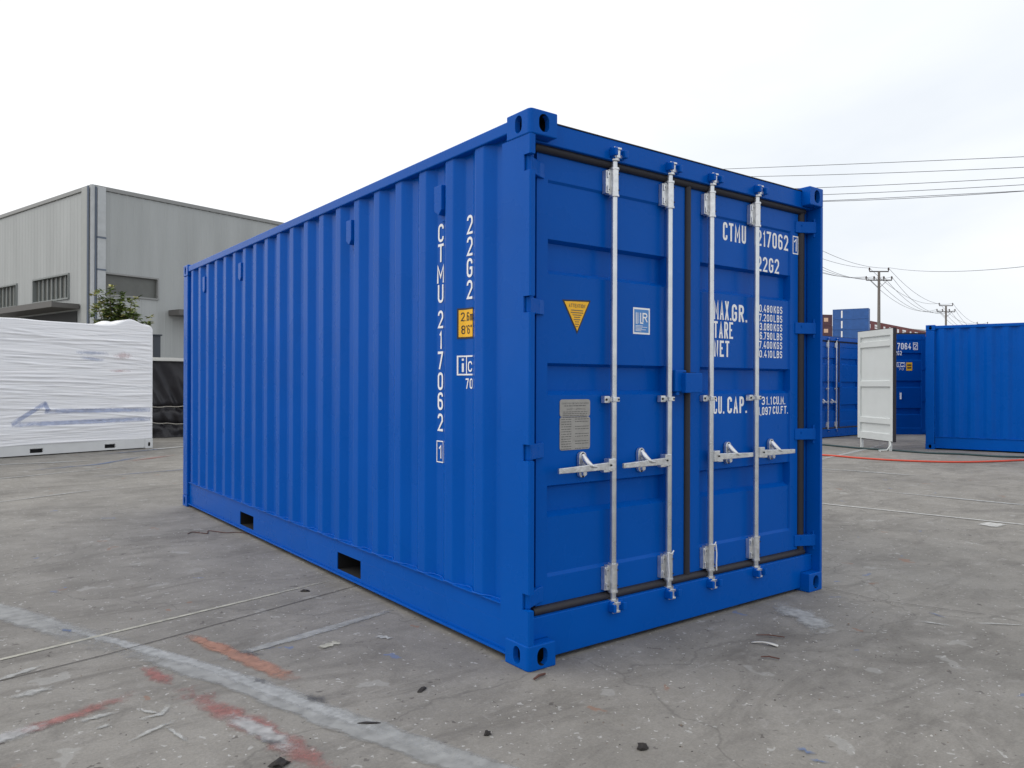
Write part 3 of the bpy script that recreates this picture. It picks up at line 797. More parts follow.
def paint_mat(name, col, cover, scale=9, edge=.25, maxa=.8):
    """worn paint: coverage 0..1; breaks up with noise, fades at the edges of the strip"""
    m, t, p = new_mat(name); n = t.nodes.new; l = t.links.new
    p.inputs['Base Color'].default_value = (*col,1); p.inputs['Roughness'].default_value = .75; p.inputs['Specular IOR Level'].default_value = .3
    co = n('ShaderNodeTexCoord')
    no = n('ShaderNodeTexNoise'); no.inputs['Scale'].default_value = scale; no.inputs['Detail'].default_value = 10; no.inputs['Roughness'].default_value = .72
    no.inputs['Distortion'].default_value = .6
    l(co.outputs['Object'], no.inputs['Vector'])
    nf = n('ShaderNodeTexNoise'); nf.inputs['Scale'].default_value = 55; nf.inputs['Detail'].default_value = 8; nf.inputs['Roughness'].default_value = .8; l(co.outputs['Object'], nf.inputs['Vector'])
    bl = n('ShaderNodeMix'); bl.inputs[0].default_value = .45; l(no.outputs[0], bl.inputs[2]); l(nf.outputs[0], bl.inputs[3])
    nc = n('ShaderNodeTexNoise'); nc.inputs['Scale'].default_value = scale*1.6; nc.inputs['Detail'].default_value = 8; l(co.outputs['Object'], nc.inputs['Vector'])
    hs = n('ShaderNodeHueSaturation'); hs.inputs['Color'].default_value = (*col,1)
    q = n('ShaderNodeMapRange'); q.inputs['From Min'].default_value = .3; q.inputs['From Max'].default_value = .7; q.inputs['To Min'].default_value = .72; q.inputs['To Max'].default_value = 1.2
    l(nc.outputs[0], q.inputs[0]); l(q.outputs[0], hs.inputs['Value']); l(hs.outputs[0], p.inputs['Base Color'])
    uv = n('ShaderNodeUVMap'); uv.uv_map = 'UVMap'; sp = n('ShaderNodeSeparateXYZ'); l(uv.outputs[0], sp.inputs[0])
    # v: 0..1 across, distance to the nearest border
    def border(o_):
        a = n('ShaderNodeMath'); a.operation = 'SUBTRACT'; l(o_, a.inputs[0]); a.inputs[1].default_value = .5
        b = n('ShaderNodeMath'); b.operation = 'ABSOLUTE'; l(a.outputs[0], b.inputs[0])
        c = n('ShaderNodeMapRange'); c.inputs['From Min'].default_value = .5; c.inputs['From Max'].default_value = .5-edge; l(b.outputs[0], c.inputs[0]); return c.outputs[0]
    e1, e2 = border(sp.outputs[1]), border(sp.outputs[0])
    mu = n('ShaderNodeMath'); mu.operation = 'MULTIPLY'; l(e1, mu.inputs[0]); l(e2, mu.inputs[1])
    ad = n('ShaderNodeMath'); ad.operation = 'MULTIPLY_ADD'; l(mu.outputs[0], ad.inputs[0]); ad.inputs[1].default_value = .42; l(bl.outputs[0], ad.inputs[2])
    mr = n('ShaderNodeMapRange'); th = 1.02-cover*.55; mr.inputs['From Min'].default_value = th-.09; mr.inputs['From Max'].default_value = th+.17; mr.inputs['To Max'].default_value = maxa
    l(ad.outputs[0], mr.inputs[0]); l(mr.outputs[0], p.inputs['Alpha'])
    return m
_z = [.0030]
def marking(pts, width, m_, seg=14, jit=.0):
    """strip of worn paint along ground points"""
    pts = [Vector((p[0],p[1],0)) for p in pts]
    ln = [0]
    for a, b in zip(pts, pts[1:]): ln.append(ln[-1]+(b-a).length)
    def at(s):
        for i in range(len(pts)-1):
            if s <= ln[i+1]+1e-9: 
                t = (s-ln[i])/(ln[i+1]-ln[i]); return pts[i].lerp(pts[i+1], t), (pts[i+1]-pts[i]).normalized()
        return pts[-1], (pts[-1]-pts[-2]).normalized()
    vs = []; uvs = []; rn = random.Random(len(pts)*7+int(width*1000))
    for i in range(seg+1):
        p, d = at(ln[-1]*i/seg); nn = Vector((-d.y,d.x,0))
        wd = width*(1+rn.uniform(-jit,jit))/2
        for s in (-1,1): q = p+nn*wd*s; vs.append((q.x,q.y,_z[0])); uvs.append((i/seg, (s+1)/2))
    me = bpy.data.meshes.new('ground_marking')
    me.from_pydata(vs, [], [(2*i,2*i+2,2*i+3,2*i+1)[::-1] for i in range(seg)])
    ul = me.uv_layers.new(name='UVMap')
    for lp in me.loops: ul.data[lp.index].uv = uvs[lp.vertex_index]
    me.materials.append(m_); o = bpy.data.objects.new('ground_marking', me); C.objects.link(o); tag(o, kind='structure')
    _z[0] += .00008
    return o
PW = paint_mat('worn_white_paint', (.43,.44,.44), .64, 16, .35, .75)
PG = paint_mat('worn_grey_paint', (.345,.35,.345), .80, 9, .25, .80)
PCREAM = paint_mat('cream_line_paint', (.48,.47,.40), .88, 14, .2)
PR = paint_mat('faded_red_paint', (.36,.16,.145), .66, 16, .45, .75)
PO = paint_mat('faded_orange_paint', (.42,.23,.17), .58, 16, .30, .75)
PB = paint_mat('blue_paint_smear', (.12,.18,.33), .50, 12, .4, .65)
PDK = paint_mat('dark_stain', (.10,.10,.11), .48, 12, .5, .6)
PTH = paint_mat('thin_white_line', (.56,.56,.54), .90, 18, .25, .85)
PCH = paint_mat('flaked_white_paint', (.47,.475,.46), .66, 26, .42, .7)
PCK = paint_mat('slab_joint_dirt', (.045,.038,.036), .97, 25, .05)
PWC = paint_mat('white_paint_chips', (.5,.51,.5), .42, 26)
marking([(-2.9,4.9),(-1.86,2.56),(-1.44,1.53)], .20, PG, 30, .1)
marking([(-1.44,1.53),(-1.09,.68),(-.92,.12),(-.68,-.57),(-.3,-1.5)], .17, PG, 30, .12)
marking([(-1.8,2.45),(-1.15,.95),(-.92,.20),(-.60,-.75)], .10, PW, 24, .2)
marking([(-4.4,1.02),(-1.91,1.63),(-.18,2.05),(-.05,2.08)], .030, PCREAM, 40)
marking([(-4.4,.72),(-1.93,1.32),(-1.48,1.41),(-.25,1.77),(.05,1.86)], .008, PCK, 40)
marking([(-1.13,1.02),(-.62,1.10),(.03,1.25)], .085, PW, 16, .2)
marking([(-1.10,1.0),(-.55,1.13),(0,1.24)], .06, PG, 16, .2)
marking([(-1.12,1.50),(-.98,.98),(-.87,.46)], .125, PO, 16, .2)
marking([(-1.12,1.50),(-1.03,1.2),(-.98,1.05)], .09, PO, 16, .2)
marking([(-1.35,.86),(-1.17,.15),(-1.12,-.14),(-1.1,-.5)], .15, PR, 20, .25)
marking([(-1.40,1.15),(-1.33,.80)], .10, PR, 10, .3)
marking([(-1.25,.42),(-1.17,.10),(-1.13,-.14)], .10, PW, 12, .3)
marking([(-2.3,.62),(-1.97,.66),(-1.70,.73),(-1.42,.84)], .12, PR, 16, .3)
marking([(-2.4,.58),(-1.97,.66),(-1.74,.71)], .12, PW, 12, .3)
marking([(-1.95,1.06),(-1.73,1.105)], .085, PCH, 8, .3)
marking([(-2.0,1.30),(-1.72,1.44)], .05, PCH, 8, .3)
marking([(-1.74,.64),(-1.57,.66)], .045, PCH, 8, .3)
marking([(-1.68,.53),(-1.62,.55)], .032, PCH, 8, .3)
marking([(-1.55,.52),(-1.44,.53),(-1.39,.62)], .040, PCH, 10, .4)
marking([(-1.62,.33),(-1.50,.40),(-1.38,.44)], .032, PCH, 10, .4)
marking([(-1.52,.64),(-1.44,.52)], .026, PCH, 8, .3)
marking([(-1.46,.42),(-1.42,.18)], .024, PCH, 8, .3)
marking([(-1.05,.72),(-.98,.55)], .10, PDK, 8, .4)
marking([(-1.02,1.12),(-.86,.90)], .14, PDK, 10, .4)
marking([(-.95,.45),(-.84,.15)], .11, PDK, 10, .4)
marking([(-1.24,.12),(-1.12,-.05)], .09, PDK, 8, .5)
marking([(-1.63,2.0),(-1.57,1.86)], .05, PB, 6, .4)
marking([(.33,-1.13),(.34,-1.24)], .045, PB, 6, .4)
marking([(.28,-1.22),(.33,-1.30)], .03, PB, 6, .4)
marking([(2.46,-.62),(2.40,-.80)], .03, PB, 6, .4)
marking([(-.33,.88),(-.27,.78)], .05, PWC, 6, .4)
marking([(-.63,.88),(-.52,.90)], .05, PCREAM, 6, .5)
# right hand side: thin lines, worn dashes
marking([(5.4,3.6),(5.75,1.97),(6.11,.13),(6.6,-2.5)], .05, PTH, 40)
marking([(9.2,4.33),(10.61,4.87),(13.57,5.57),(15.4,6.1)], .16, PW, 40, .1)
marking([(7.2,2.6),(7.5,.5),(7.7,-1.4)], .10, PW, 30, .3)
marking([(2.22,-.68),(2.30,-.88)], .030, PCH, 6, .3)
marking([(2.44,-.90),(2.66,-1.12)], .030, PCH, 6, .3)
marking([(5.86,.40),(5.86,.22)], .26, PTH, 6, .2)
marking([(1.9,.02),(1.75,-.35),(1.55,-.52)], .22, PW, 10, .5)
marking([(6.9,2.9),(6.4,2.4)], .10, PR, 8, .5)
marking([(8.6,4.8),(9.2,3.5),(9.4,2.2)], .12, PW, 12, .4)
# far left: coloured streaks before the wrapped container
marking([(-6,8.3),(-2.2,9.6),(1.2,10.9)], .10, PW, 30, .3)
marking([(-1.6,10.6),(.0,11.2),(1.4,12.9)], .22, PB, 14, .4)
marking([(-.2,12.9),(.9,13.4),(2.2,14.2)], .18, PB, 14, .4)
marking([(.3,11.3),(1.5,12.3)], .16, PR, 12, .4)
marking([(-2.0,12.1),(0.2,11.9)], .20, PW, 12, .4)
marking([(1.2,13.7),(3.0,14.6)], .12, PTH, 12, .4)
marking([(-.9,9.3),(.9,9.6),(2.1,10.4)], .12, PB, 12, .5)
marking([(-2.9,6.8),(-1.6,7.4),(.1,8.2)], .05, PW, 20, .4)
marking([(-3.6,5.0),(-1.8,5.3)], .12, PWC, 12, .4)
# crack at right
marking([(2.46,.02),(2.45,-.35),(2.66,-.88)], .006, PCK, 20)

# ------------------------------------------------------------------ background containers
tag(side_on, 'blue corrugated container standing side-on at the right edge behind the red hose', 'shipping container')
place(side_on, 16.185, -.961, R(17.04))
cf = Vector((.604,.797)); crr = Vector((.797,-.604)); cp = Vector((-2.179,-2.747))
def cam_xy(lat, d): p = cp+crr*lat+cf*d; return p.x, p.y
# oblique container: door end seen at a slant just past the big one's right edge
a = Vector(cam_xy(7.56,18.95)); b = Vector(cam_xy(9.42,20.5)); dd = (b-a).normalized()
place(oblique, a.x, a.y, math.atan2(dd.y, dd.x))
for dr_ in [k_ for k_ in kids(oblique) if k_.name.split('.')[0] == 'door'][1:]:
    for k_ in kids(dr_):
        if k_.name.split('.')[0] in ('locking_bar','bar_guide','cam','cam_keeper','handle','handle_catch'):
            for k2 in kids(k_): bpy.data.objects.remove(k2)
            bpy.data.objects.remove(k_)
tag(oblique, 'blue container with two steel locking bars just beyond the right edge of the big container', 'shipping container')
# container whose right door stands open, its outside facing the camera
hx, hy = cam_xy(9.86, 18.32)
rzf = math.atan2(-.797, -.604)       # local +X (door width) runs towards the camera
far_corner = Vector((hx, hy))
place(frontal, 0, 0, rzf)
ux = Vector((math.cos(rzf), math.sin(rzf)))
frontal.location = (far_corner.x-ux.x*W+.06*crr.x, far_corner.y-ux.y*W+.06*crr.y, 0)
frontal.location.x += cf.x*2.50; frontal.location.y += cf.y*2.50
tag(frontal, 'blue container with an open door lettered 17064 behind the side-on container', 'shipping container')
def loose_leaf(name, mats, root, sc_z=1.0):
    d = leaf_mesh(0, 1.18, .07, 1.09, 0)
    return d.build(name, mats, root, bevel=.004, fix=False)
for mt in ('frontal',):
    # open leaf hangs from the near post, outer face to the camera
    inv = frontal.matrix_basis.inverted()
    hp = Vector((hx, hy, 0))
    cloc = inv @ Vector((hx-crr.x*1.18, hy-crr.y*1.18, 0))
    leaf = loose_leaf('door', [BLUE2, WPAINT], frontal)
    leaf.location = (cloc.x, cloc.y, -.12); leaf.scale = (1,1,1.10)
    leaf.rotation_euler = (0,0, math.atan2(crr.y, crr.x)-rzf)
    leaf['label'] = 'open door lettered 17064 with a yellow height sticker'
    m = MB(); yb = -.0015
    def lt(s, x0, x1, z0, z1, bold=.015): mb_from_bm(m, text_bm(s, x0, x1, z0, z1, bold), lambda p: (p.x, yb+.010-.001+p.y, p.z))
    lt('217064', .37, .84, 2.10, 2.24); lt('2', .905, .975, 2.115, 2.225, .01)
    frame_rect(m, .885, .995, 2.09, 2.25, .012, lambda p: (p.x, yb, p.z))
    lt('22G2', .40, .62, 1.975, 2.07)
    frame_rect(m, .50, .70, 1.72, 1.82, .012, lambda p: (p.x, yb+.009, p.z)); lt('ic', .53, .67, 1.73, 1.81, .03); lt('70', .55, .67, 1.65, 1.70)
    m.box(.575,.605,-.02,.009,1.02,1.16)
    m.build('door_lettering', WHITE, leaf)
    m = MB(); m.box(.73,.87,.0075,.0105,1.64,1.82); ys = m.build('height_sticker', YEL, leaf)
    m = MB(); m.box(.75,.85,.0055,.0072,1.745,1.775); m.box(.75,.85,.0055,.0072,1.685,1.715); m.build('height_text', BLACK, ys)
    m = MB(); m.box(-.02,0,-.004,.05,Z0,Z1); m.box(-.02,1.2,.0,.05,Z1,Z1+.03); m.build('door_gasket', RUB, leaf)
    for z in HZ:
        m = MB(); m.box(1.10,1.24,-.016,.0,z-.035,z+.035); m.build('hinge', BLUE2, leaf, bevel=.004)
# white door leaf standing on its feet
a = Vector(cam_xy(7.53,16.62)); b = Vector(cam_xy(7.68,15.40)); dd = (b-a).normalized()
dl = empty('container_door', (a.x,a.y,0), math.atan2(dd.y,dd.x))
tag(dl, 'white inner side of a container door leaf standing open, left of the side-on blue container', 'container door')
g = MB()
L_ = 1.235
lf = leaf_mesh(0, L_, .085, L_-.085, 0, [(2.22,2.08),(1.43,1.29),(.70,.56)])
for v in lf.v: v.y = v.y-.052; v.z = (v.z-Z0)*1.048+.20
lf2 = lf
lf2.m = [1-k for k in lf2.m]
for v in lf2.v: v.y = -(v.y)        # inner skin now faces local -y (towards the camera)
for v in lf2.v: v.y -= .052
o = lf2.build('leaf', [WPAINT, BLUE2], dl, bevel=.003, fix=False)
m = MB(); m.box(L_,L_+.022,-.05,.01,.19,2.485); m.box(-.012,L_,-.045,.015,.185,.2); m.box(-.012,L_,-.045,.01,2.478,2.49)
m.build('door_gasket', RUB, dl)
m = MB(); m.tube([(L_-.10,-.03,.20),(L_-.04,-.06,.13),(L_-.10,-.11,.02),(L_-.16,-.24,.012),(L_+.0,-.32,.012)], .016, 6); m.box(.10,.14,-.05,.0,0,.2); m.box(L_-.13,L_-.09,-.05,.0,0,.2)
m.build('support_foot', WPAINT, dl)

# ------------------------------------------------------------------ hoses
def smooth_path(pts, n=8, z=.016):
    P = [Vector((p[0],p[1],z)) for p in pts]; P = [P[0]*2-P[1]]+P+[P[-1]*2-P[-2]]; res = []
    for i in range(1, len(P)-2):
        for j in range(n):
            t = j/n; a, b, c, d = P[i-1:i+3]
            res.append(.5*((2*b)+(c-a)*t+(2*a-5*b+4*c-d)*t*t+(3*b-a-3*c+d)*t**3))
    return res+[P[-2]]
HO = mat('orange_red_hose', (.62,.07,.035), .5); HD = mat('dark_green_hose', (.018,.05,.055), .5)
m = MB(); m.tube(smooth_path([(10.6,6.8),(11.15,5.19),(11.16,4.48),(11.3,3.83),(11.75,3.2),(12.42,2.84),(13.2,2.6),(14.5,2.2),(16.4,1.2)], z=.018), .016, 8)
# keep the far end clear of the container's side
tag(m.build('hose', HO), 'bright orange red hose lying across the concrete on the right', 'hose')
m = MB(); m.tube(smooth_path([(13.5,7.1),(13.45,6.5),(13.25,5.62),(13.3,5.01),(13.27,4.22),(13.53,3.78),(13.6,3.12),(13.84,2.83),(14.6,1.6)], z=.02), .018, 8)
tag(m.build('hose', HD), 'thin dark green hose lying behind the orange red hose', 'hose')

# ------------------------------------------------------------------ wrapped white container on the left
FILM = None
def film_mat():
    m, t, p = new_mat('white_stretch_film'); n = t.nodes.new; l = t.links.new
    p.inputs['Roughness'].default_value = .32; p.inputs['Coat Weight'].default_value = .25; p.inputs['Coat Roughness'].default_value = .2
    co = n('ShaderNodeTexCoord'); mp = n('ShaderNodeMapping'); mp.inputs['Scale'].default_value = (.35,1,9); l(co.outputs['Object'], mp.inputs[0])
    no = n('ShaderNodeTexNoise'); no.inputs['Scale'].default_value = 3; no.inputs['Detail'].default_value = 6; no.inputs['Distortion'].default_value = .8; l(mp.outputs[0], no.inputs['Vector'])
    cr = n('ShaderNodeValToRGB'); cr.color_ramp.elements[0].color = (.83,.84,.87,1); cr.color_ramp.elements[0].position = .3
    cr.color_ramp.elements[1].color = (.91,.91,.93,1); cr.color_ramp.elements[1].position = .7; l(no.outputs[0], cr.inputs[0]); l(cr.outputs[0], p.inputs['Base Color'])
    bp = n('ShaderNodeBump'); bp.inputs['Distance'].default_value = .015; bp.inputs['Strength'].default_value = .8; l(no.outputs[0], bp.inputs['Height']); l(bp.outputs[0], p.inputs['Normal'])
    return m
FILM = film_mat()
wr = empty('wrapped_container', (1.43,14.14,0), R(17.78))
tag(wr, 'white container wrapped in creased plastic film at the left edge', 'shipping container')
WL, WD, WH = 6.06, 2.4, 2.47
def film_disp(s, z):
    """outward displacement at distance s along the face, height z"""
    d = 0
    for k, (zc, sl, am, wd) in enumerate(CRE):
        t = (z-(zc+sl*s+.03*math.sin(s*1.3+k)))/wd
        if abs(t) < 4: d += am*math.exp(-t*t)*(.55+.45*math.sin(s*(.7+k*.13)+k*2.1))
    return d+.010*noise.noise(Vector((s*.6, z*3.5, 1.3)))
rc = random.Random(11)
CRE = [(rc.uniform(.25,2.4), rc.uniform(-.045,.045)+(.05 if i%4==0 else 0), rc.uniform(.006,.020)*rc.choice((1,1,-.6)), rc.uniform(.005,.016)) for i in range(60)]
NX, NZ = 150, 150
m = MB(); m.smooth = True
vs = []
def topz(s):
    t = 2.455+.035*noise.noise(Vector((s*1.4,0,3)))
    t += .13*math.exp(-((s-.47)/.24)**2)+.03*math.exp(-((s-.10)/.1)**2)-.04*math.exp(-(s/.03)**2)
    return t
for j in range(NZ+1):
    for i in range(NX+1):
        s = WL*(i/NX)**1.25; zt = topz(s); z = .205+(zt-.205)*j/NZ
        edge = min(1, s/.05)
        dd_ = film_disp(s, z)*min(1, s/.12+.25)
        rn_ = .03 if j == NZ else 0
        vs.append((-s, -dd_+.006+rn_+(0 if s > .03 else .02*(1-s/.03)), z))
m.add(vs, [(j*(NX+1)+i, j*(NX+1)+i+1, (j+1)*(NX+1)+i+1, (j+1)*(NX+1)+i) for j in range(NZ) for i in range(NX)])
vs = []
NY = 24
for j in range(NY+1):       # top sheet
    for i in range(NX+1):
        s = WL*(i/NX)**1.25; yy = .03+(WD-.03)*j/NY
        zt = topz(s)-.04*(j/NY)+(.04*noise.noise(Vector((s*2,yy*2.5,7))) if 0 < j else 0)
        vs.append((-s, yy+(.0 if j else .006), zt))
m.add(vs, [(j*(NX+1)+i, j*(NX+1)+i+1, (j+1)*(NX+1)+i+1, (j+1)*(NX+1)+i) for j in range(NY) for i in range(NX)])
m.smooth = False
m.box(-WL,-WL+.02,.03,WD,.2,2.42); m.box(-WL+.02,-.03,WD-.02,WD,.2,2.40)
vs = []                      # right end sheet
for j in range(41):
    for i in range(13):
        z = .205+(topz(0)-.205)*j/40; yy = .026+(WD-.03)*i/12
        vs.append((.004*0+.012*noise.noise(Vector((yy*2,z*6,5))) if i else 0, yy, z))
m.smooth = True
m.add(vs, [(j*13+i, j*13+i+1, (j+1)*13+i+1, (j+1)*13+i) for j in range(40) for i in range(12)])
m.build('plastic_wrap', FILM, wr, fix=False)
WB = mat('white_container_paint', (.66,.67,.67), .45, var=.05)
m = MB()
P = [(-.97,-.76),(-2.30,-2.08),(-4.0,-3.7)]
m.box(-WL+.16,-.165,.010,.05,.135,.205); m.box(-WL+.16,-.165,.010,.05,.02,.055)
x = -.165
for b_, a_ in P+[(-WL+.16,0)]:
    pass
x = -WL+.16
for a_, b_ in sorted(P)+[(-.165,0)]:
    m.box(x,a_,.010,.05,.055,.135); x = b_
m.box(-WL,-.0,.06,WD-.05,.12,.24)
fr = m.build('base_frame', WB, wr)
m = MB()
for a_, b_ in P: m.box(a_+.001,b_-.001,.045,.20,.056,.1199)
m.build('forklift_pocket', DARK, fr)
for xx in (-.162, -WL):
    for yy in (0, WD-.178):
        m = MB(); m.box(xx,xx+.162,yy+.0,yy+.178,0,.20); c_ = m.build('corner_casting', WB, wr, bevel=.01)
        if yy == 0:
            m = MB(); m.prism([(xx+.081+.024*math.cos(t*math.pi/6),.085+(.018 if t<6 else -.018)+.024*math.sin(t*math.pi/6)) for t in range(12)], -.0015, .02, 1); m.build('casting_hole', DARK, c_)
# print showing faintly through the film
def film_print(name, quads, col, cover):
    pm = paint_mat(name+'_ink', col, cover, 6, .45, .48)
    me = bpy.data.meshes.new(name); vs, fs, uvs = [], [], []
    for (s0,z0),(s1,z1),wd in quads:
        n_ = 24; b0 = len(vs); d = Vector((s1-s0,z1-z0)).normalized(); q = Vector((-d.y,d.x))*wd/2
        for i in range(n_+1):
            t = i/n_; s, z = s0+(s1-s0)*t, z0+(z1-z0)*t
            for k in range(5):
                a_ = (k/2-1); ss, zz_ = s+q.x*a_, z+q.y*a_
                vs.append((-ss, -film_disp(ss,zz_)*min(1,ss/.12+.25)+.006-.007, zz_)); uvs.append((t, k/4))
        for i in range(n_):
            for k in range(4): fs.append((b0+5*i+k, b0+5*i+k+1, b0+5*i+5+k+1, b0+5*i+5+k))
    me.from_pydata(vs, [], fs); ul = me.uv_layers.new(name='UVMap')
    for lp in me.loops: ul.data[lp.index].uv = uvs[lp.vertex_index]
    for pl_ in me.polygons: pl_.use_smooth = True
    me.materials.append(pm); o = bpy.data.objects.new(name, me); C.objects.link(o); o.parent = wr
film_print('printed_outline', [((.06,.785),(2.06,.80),.085),((.06,.60),(2.60,.575),.085),((2.60,.585),(2.03,.96),.085),((2.06,.97),(1.99,.78),.080)], (.36,.44,.68), 1.0)
film_print('printed_emblem', [((.90,1.895),(1.52,1.90),.08),((.98,1.76),(1.44,1.80),.08)], (.50,.56,.72), .80)
o = film_print('printed_patch', [((.38,1.88),(.86,1.84),.20),((.42,1.56),(.95,1.56),.08)], (.76,.60,.60), .62)

# ------------------------------------------------------------------ tarpaulin covered pile
tp = empty('tarpaulin_pile', (1.55,17.2,0), 0)
tag(tp, 'black tarpaulin tied with ropes over a pile beside the wrapped white container', 'covered pile')
TARP = mat('black_tarpaulin', (.017,.016,.020), .45, var=.15, vscale=5, bump=.01, bscale=9)
m = MB(); m.smooth = True; vs = []; nx, nz = 90, 60
def tarp_pt(s, z):
    a_ = s+.42*z; fold = .16*abs(noise.noise(Vector((a_*3.1, z*.55+s*.3, 4))))+.07*abs(noise.noise(Vector((a_*8, z*1.6, 9))))+.05*noise.noise(Vector((s*1.5,z*2,2)))
    lift = .10*noise.noise(Vector((s*4,z*5,6)))*max(0,.8-z)
    rope = -.10*math.exp(-((z-.70-.02*math.sin(s*9))/.07)**2)-.08*math.exp(-((z-.36+.12*s*.5)/.06)**2)
    return fold*(.35+.65*min(1,(1.9-z)))+lift-rope
for j in range(nz+1):
    for i in range(nx+1):
        s = 3.2*i/nx; z = 1.88*j/nz
        vs.append((s, tarp_pt(s, z)-.05*(1.88-z)*.3, z+.01))
m.add(vs, [(j*(nx+1)+i, j*(nx+1)+i+1, (j+1)*(nx+1)+i+1, (j+1)*(nx+1)+i) for j in range(nz) for i in range(nx)])
m.smooth = False; m.box(.03,3.18,.16,1.9,0,1.86)
m.build('tarpaulin', TARP, tp, fix=False)
m = MB(); m.smooth = True; vs = []
for j in range(9):
    for i in range(31):
        s = 3.2*i/30; t = j/8
        vs.append((s, -.05+2.0*t if j > 1 else -.10+.03*j, (1.93+.03*noise.noise(Vector((s*2,t*3,2)))) if j > 0 else 1.86))
m.add(vs, [(j*31+i, j*31+i+1, (j+1)*31+i+1, (j+1)*31+i) for j in range(8) for i in range(30)])
m.build('top_sheet', mat('pale_cover_sheet', (.42,.42,.40), .7, var=.1), tp, fix=False)
for z0, sg in ((.745,.02),(.40,-.10)):
    m = MB(); m.tube([(s*.1, -.165+.02*math.sin(s), z0+sg*s*.06+.008*math.sin(s*1.7)) for s in range(33)], .011, 6)
    m.build('rope', mat('grey_rope', (.38,.36,.32), .9), tp)

# ------------------------------------------------------------------ warehouse
WALL = None
def ribbed_mat(name, col, per=.33, axis=0):
    m, t, p = new_mat(name); n = t.nodes.new; l = t.links.new
    p.inputs['Roughness'].default_value = .55
    co = n('ShaderNodeTexCoord'); mp = n('ShaderNodeMapping'); mp.inputs['Scale'].default_value = (1,1,.12); l(co.outputs['Object'], mp.inputs[0])
    no = n('ShaderNodeTexNoise'); no.inputs['Scale'].default_value = 1.5; no.inputs['Detail'].default_value = 7; l(mp.outputs[0], no.inputs['Vector'])
    mr = n('ShaderNodeMapRange'); mr.inputs['From Min'].default_value = .3; mr.inputs['From Max'].default_value = .7; mr.inputs['To Min'].default_value = .9; mr.inputs['To Max'].default_value = 1.08
    l(no.outputs[0], mr.inputs[0]); hs = n('ShaderNodeHueSaturation'); hs.inputs['Color'].default_value = (*col,1); l(mr.outputs[0], hs.inputs['Value']); l(hs.outputs[0], p.inputs['Base Color'])
    return m
WALL = ribbed_mat('grey_cladding', (.385,.402,.400)); TRIM = mat('dark_grey_trim', (.27,.275,.27), .5); TRIMD = mat('brown_grey_canopy', (.12,.115,.11), .6)
GLASS = mat('dim_window', (.12,.125,.115), .35, var=.2, vscale=2); PIPEL = mat('pale_pipe', (.46,.48,.49), .5, var=.1, vscale=4); PIPEB = mat('dull_blue_pipe', (.13,.16,.21), .5)
wh = empty('warehouse', (2.5,28.8,0), R(15.5))
tag(wh, 'grey metal clad warehouse with high windows behind the wrapped container', 'building')
WHH = 8.42
def clad(mb, ax, length, openings):
    """ribbed sheet wall along local axis ax (0: x, 1: y) with holes"""
    per, dep, rib = .30, .007, .04
    xs = {0.0, length}
    k = 0
    while k*per < length:
        for d in (0, .02, .02+rib, .04+rib): 
            if k*per+d < length: xs.add(round(k*per+d,4))
        k += 1
    for o_ in openings: xs.add(o_[0]); xs.add(o_[1])
    xs = sorted(xs)
    def prof(x):
        t = x % per
        if t < .02: return -dep*t/.02
        if t < .02+rib: return -dep
        if t < .04+rib: return -dep*(1-(t-.02-rib)/.02)
        return 0
    zs = sorted({0.0, WHH}|{z for o_ in openings for z in o_[2:]})
    for i in range(len(xs)-1):
        for j in range(len(zs)-1):
            xm = (xs[i]+xs[i+1])/2; zm_ = (zs[j]+zs[j+1])/2
            if any(o_[0] < xm < o_[1] and o_[2] < zm_ < o_[3] for o_ in openings): continue
            P4 = []
            for x_, z_ in ((xs[i],zs[j]),(xs[i+1],zs[j]),(xs[i+1],zs[j+1]),(xs[i],zs[j+1])):
                d = prof(x_+.0001 if x_ == xs[i] else x_-.0001)
                P4.append((x_, d, z_) if ax == 0 else (d, x_, z_))
            mb.add(P4, [(0,1,2,3)])
RW = [(.44,2.42,4.62,5.36)]; LW = [(6.83,9.6,4.55,5.42),(1.93,5.13,4.57,5.44)]
m = MB(); clad(m, 0, 34, RW); m.build('wall', WALL, wh, fix=False)
m = MB(); clad(m, 1, 34, LW); m.build('wall', WALL, wh, fix=False)
m = MB(); m.box(-.05,34,-.06,.03,WHH,WHH+.14); m.box(-.06,.03,.03,34,WHH,WHH+.14); m.build('roof_trim', TRIM, wh)
m = MB(); m.box(0,34,0,34,WHH-.02,WHH+.02); m.box(33.9,34,0,34,0,WHH-.03); m.box(0,33.9,33.9,34,0,WHH-.03); m.build('roof', TRIM, wh)
for (a_,b_,c_,d_) in RW:
    m = MB(); m.box(a_,b_,.10,.12,c_,d_); wo = m.build('window', GLASS, wh)
    m = MB(); m.box(a_-.05,b_+.05,-.04,.13,d_,d_+.06); m.box(a_-.05,b_+.05,-.05,.13,c_-.06,c_); m.box(a_-.05,a_,-.04,.13,c_,d_); m.box(b_,b_+.05,-.04,.13,c_,d_); m.build('window_frame', TRIM, wo)
for (a_,b_,c_,d_) in LW:
    m = MB(); m.box(.10,.12,a_,b_,c_,d_); wo = m.build('window', GLASS, wh)
    m = MB(); m.box(-.05,.13,a_-.05,b_+.05,d_,d_+.06); m.box(-.06,.13,a_-.05,b_+.05,c_-.06,c_); m.box(-.05,.13,a_-.05,a_,c_,d_); m.box(-.05,.13,b_,b_+.05,c_,d_)
    k = a_+.4
    while k < b_-.1: m.box(.04,.09,k,k+.05,c_,d_); k += .40
    m.build('window_frame', mat('grey_window_slats', (.22,.24,.235), .5), wo)
m = MB()       # canopy over the entrance on the left wall
m.box(-1.0,-.035,.95,7.6,4.08,4.26); m.box(-1.0,-.96,.95,7.6,4.261,4.30)
m.build('canopy', TRIMD, wh)
